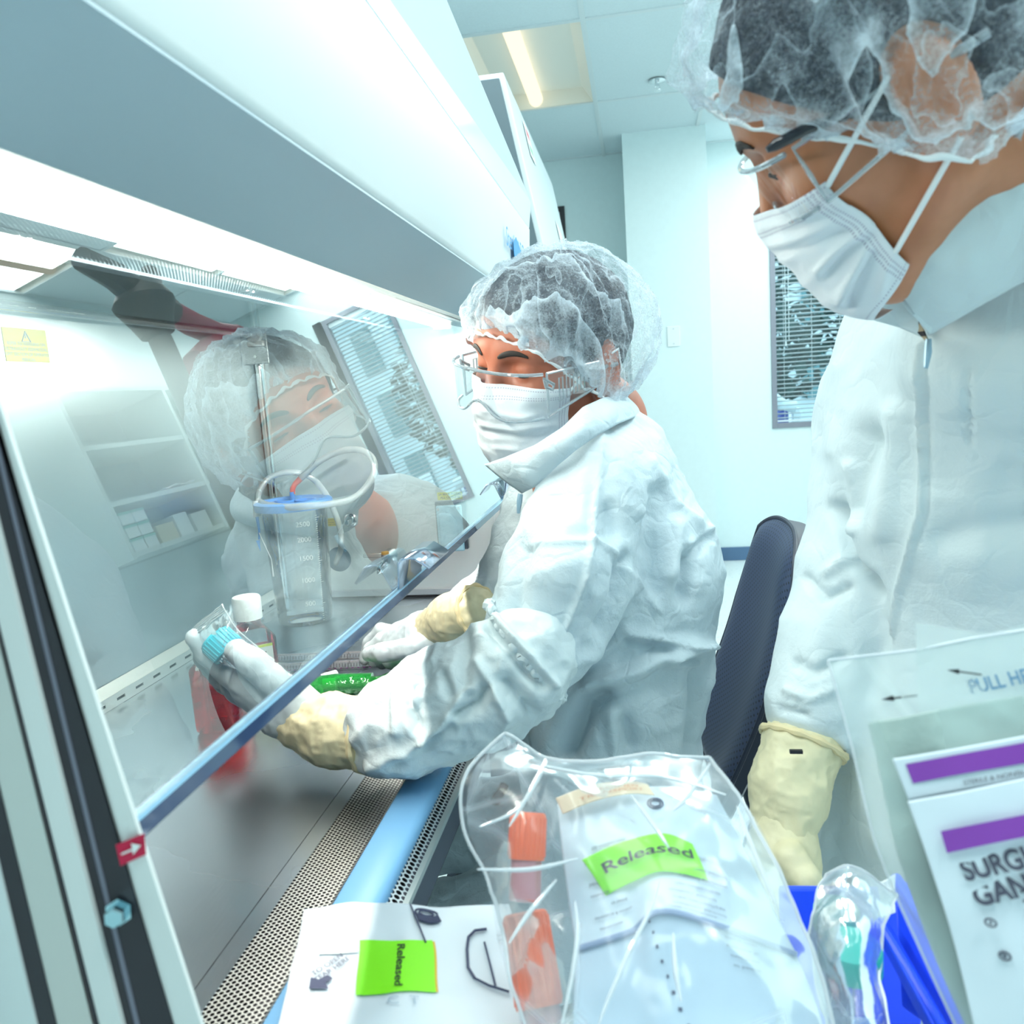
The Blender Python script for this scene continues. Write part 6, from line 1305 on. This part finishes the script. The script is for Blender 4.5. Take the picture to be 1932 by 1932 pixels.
# surgical glove pouch at the right edge
pg = thing('glove_pouch', 'clear pouch of surgical gloves with purple bands, at the right edge', 'pouch', at(1800, 1900, .36)*V3(1, 1, 0)+V3(0, 0, .866))
P0 = Patch([[(1562, 1246, .420), (1727, 1226, .410), (1850, 1202, .405), (2010, 1178, .402)], [(1605, 1400, .408), (1760, 1370, .398), (1880, 1350, .393), (2040, 1320, .390)], [(1655, 1600, .395), (1800, 1570, .385), (1920, 1550, .380), (2080, 1520, .378)], [(1740, 1800, .385), (1860, 1780, .376), (1970, 1760, .372), (2110, 1740, .370)], [(1830, 1990, .378), (1940, 1980, .370), (2040, 1970, .366), (2160, 1960, .364)]], 50, 50, amp=.001, fr=20)
P0.mesh('outer_film', FILMH, pg, .0); P0.edge('tl', 'film_edge', EDGEF, pg, .0007)
P1 = Patch([[(1727, 1174, .412), (1800, 1186, .409), (1880, 1192, .406), (2010, 1150, .402)], [(1732, 1320, .404), (1810, 1310, .400), (1890, 1300, .397), (2030, 1270, .394)], [(1740, 1420, .399), (1820, 1405, .395), (1900, 1395, .392), (2040, 1360, .389)]], 30, 30); P1.mesh('tear_flap', FILMH, pg)
P2_ = Patch([[(1640, 1366, .404), (1760, 1342, .396), (1860, 1325, .392), (2010, 1300, .390)], [(1662, 1470, .400), (1780, 1440, .390), (1890, 1420, .386), (2040, 1390, .384)], [(1690, 1600, .394), (1810, 1560, .384), (1920, 1540, .380), (2070, 1510, .377)], [(1760, 1800, .386), (1870, 1780, .377), (1980, 1760, .373), (2120, 1740, .371)], [(1850, 2000, .380), (1950, 1990, .372), (2060, 1980, .368), (2180, 1970, .366)]], 50, 50, amp=.0025, fr=40, seed=7)
P2_.mesh('inner_pack', grainy('grey_green_pack', (.36, .46, .44), .5, amp=.3, scale=25, bump=.5, dist=.006), pg, -.004, solid=.002)
PUR = simple('purple_band', (.235, .045, .40), .4); CARD = simple('pouch_card', (.68, .76, .84), .5); DP = simple('dark_print', (.05, .055, .09), .5)
C1 = Patch([[(1684, 1432, .392), (1780, 1416, .386), (1880, 1398, .382), (2000, 1375, .380)], [(1714, 1510, .389), (1800, 1494, .383), (1900, 1476, .379), (2020, 1452, .377)]], 12, 30); C1.mesh('upper_card', CARD, pg, solid=.0006)
Cb = Patch([[(1708, 1441, .3905), (1800, 1424, .3845), (1932, 1400, .380), (2000, 1386, .379)], [(1722, 1477, .389), (1810, 1460, .383), (1915, 1442, .3795), (1990, 1428, .378)]], 8, 30); Cb.mesh('purple_band', PUR, pg, .0012)
C1.text('STERILE & NONSLIP', .60, .78, .15, DP, pg, .0012, asp=.30)
C2 = Patch([[(1712, 1512, .385), (1830, 1490, .378), (1950, 1465, .374), (2080, 1440, .372)], [(1750, 1620, .380), (1860, 1600, .373), (1980, 1575, .369), (2110, 1550, .367)], [(1800, 1780, .374), (1905, 1765, .367), (2020, 1745, .363), (2150, 1720, .361)], [(1850, 1990, .368), (1960, 1980, .361), (2070, 1965, .357), (2200, 1950, .355)]], 40, 40, amp=.0008, fr=30); C2.mesh('lower_card', CARD, pg, solid=.0006)
Cc = Patch([[(1774, 1567, .3775), (1870, 1548, .3715), (1960, 1530, .369), (2060, 1510, .367)], [(1786, 1608, .376), (1880, 1588, .370), (1970, 1570, .3675), (2070, 1550, .3655)]], 8, 30); Cc.mesh('purple_band', PUR, pg, .0012)
def word(txt, x0, y0, x1, y1, hpx, d0, d1, name='lettering', mat=DP, bold=.0, al=0):
    """a word set along a baseline between two photo points of the card, hpx tall"""
    v, f = text_mesh(txt, 1.0, bold=bold); v[:, 0] -= v[:, 0].min(); W_ = v[:, 0].max(); a, b = at(x0, y0, d0), at(x1, y1, d1); ux = nrm(b-a); L = np.linalg.norm(b-a)
    n = nrm(CAM-a); n = nrm(n-ux*(n @ ux)); up = np.cross(n, ux); up = up if (RC @ up)[1] < 0 else -up
    h = hpx*d0/FPX; vy = v[:, 1:2]/.73*h
    return MB().add(a+v[:, :1]/W_*L*ux+vy*up, f).build(name, mat, pg, smooth=0)
word('SURGICAL', 1816, 1646, 2030, 1598, 36, .3735, .362, bold=.03); word('GANTS', 1838, 1694, 1998, 1657, 36, .3715, .361, bold=.03)
word('PULL HERE', 1830, 1298, 1975, 1268, 26, .3985, .3905, mat=simple('blue_print', (.10, .22, .36), .5), bold=.02)
for x, y in ((1869, 1741), (1896, 1804), (1922, 1866)):
    c = at(x, y, .3655); n = nrm(CAM-c); e1_ = nrm(np.cross(n, (0, 0, 1))); e2_ = np.cross(n, e1_)
    MB().tube([c+(e1_*math.cos(g)+e2_*.7*math.sin(g))*.0022 for g in np.linspace(0, 6.283, 20, endpoint=False)], .0005, 5, closed=True).build('bullet_ring', DP, pg); MB().lathe(c, n, [(.0008, 0), (.0001, .0003)], 8).build('bullet_dot', DP, pg)
for k in range(6): C2.sub(.45, .52+.035*k, .75+.03*(k % 3), .53+.035*k, 'print_line', DP, pg, .001, 4)
def parrow(x0, y0, x1, y1, d):
    a, b = at(x0, y0, d), at(x1, y1, d); u_ = nrm(a-b); n = nrm(CAM-a); s_ = np.cross(n, u_); L = np.linalg.norm(a-b)
    m = MB(); m.add([a, a-u_*L*.36+s_*L*.085, a-u_*L*.36-s_*L*.085], [(0, 1, 2)]); m.add([a-u_*L*.33+s_*L*.025, b+s_*L*.025, b-s_*L*.025, a-u_*L*.33-s_*L*.025], [(0, 1, 2, 3)]); m.build('arrow', INK, pg, smooth=0)
parrow(1786, 1264, 1852, 1273, .3985); parrow(1662, 1320, 1730, 1312, .405)
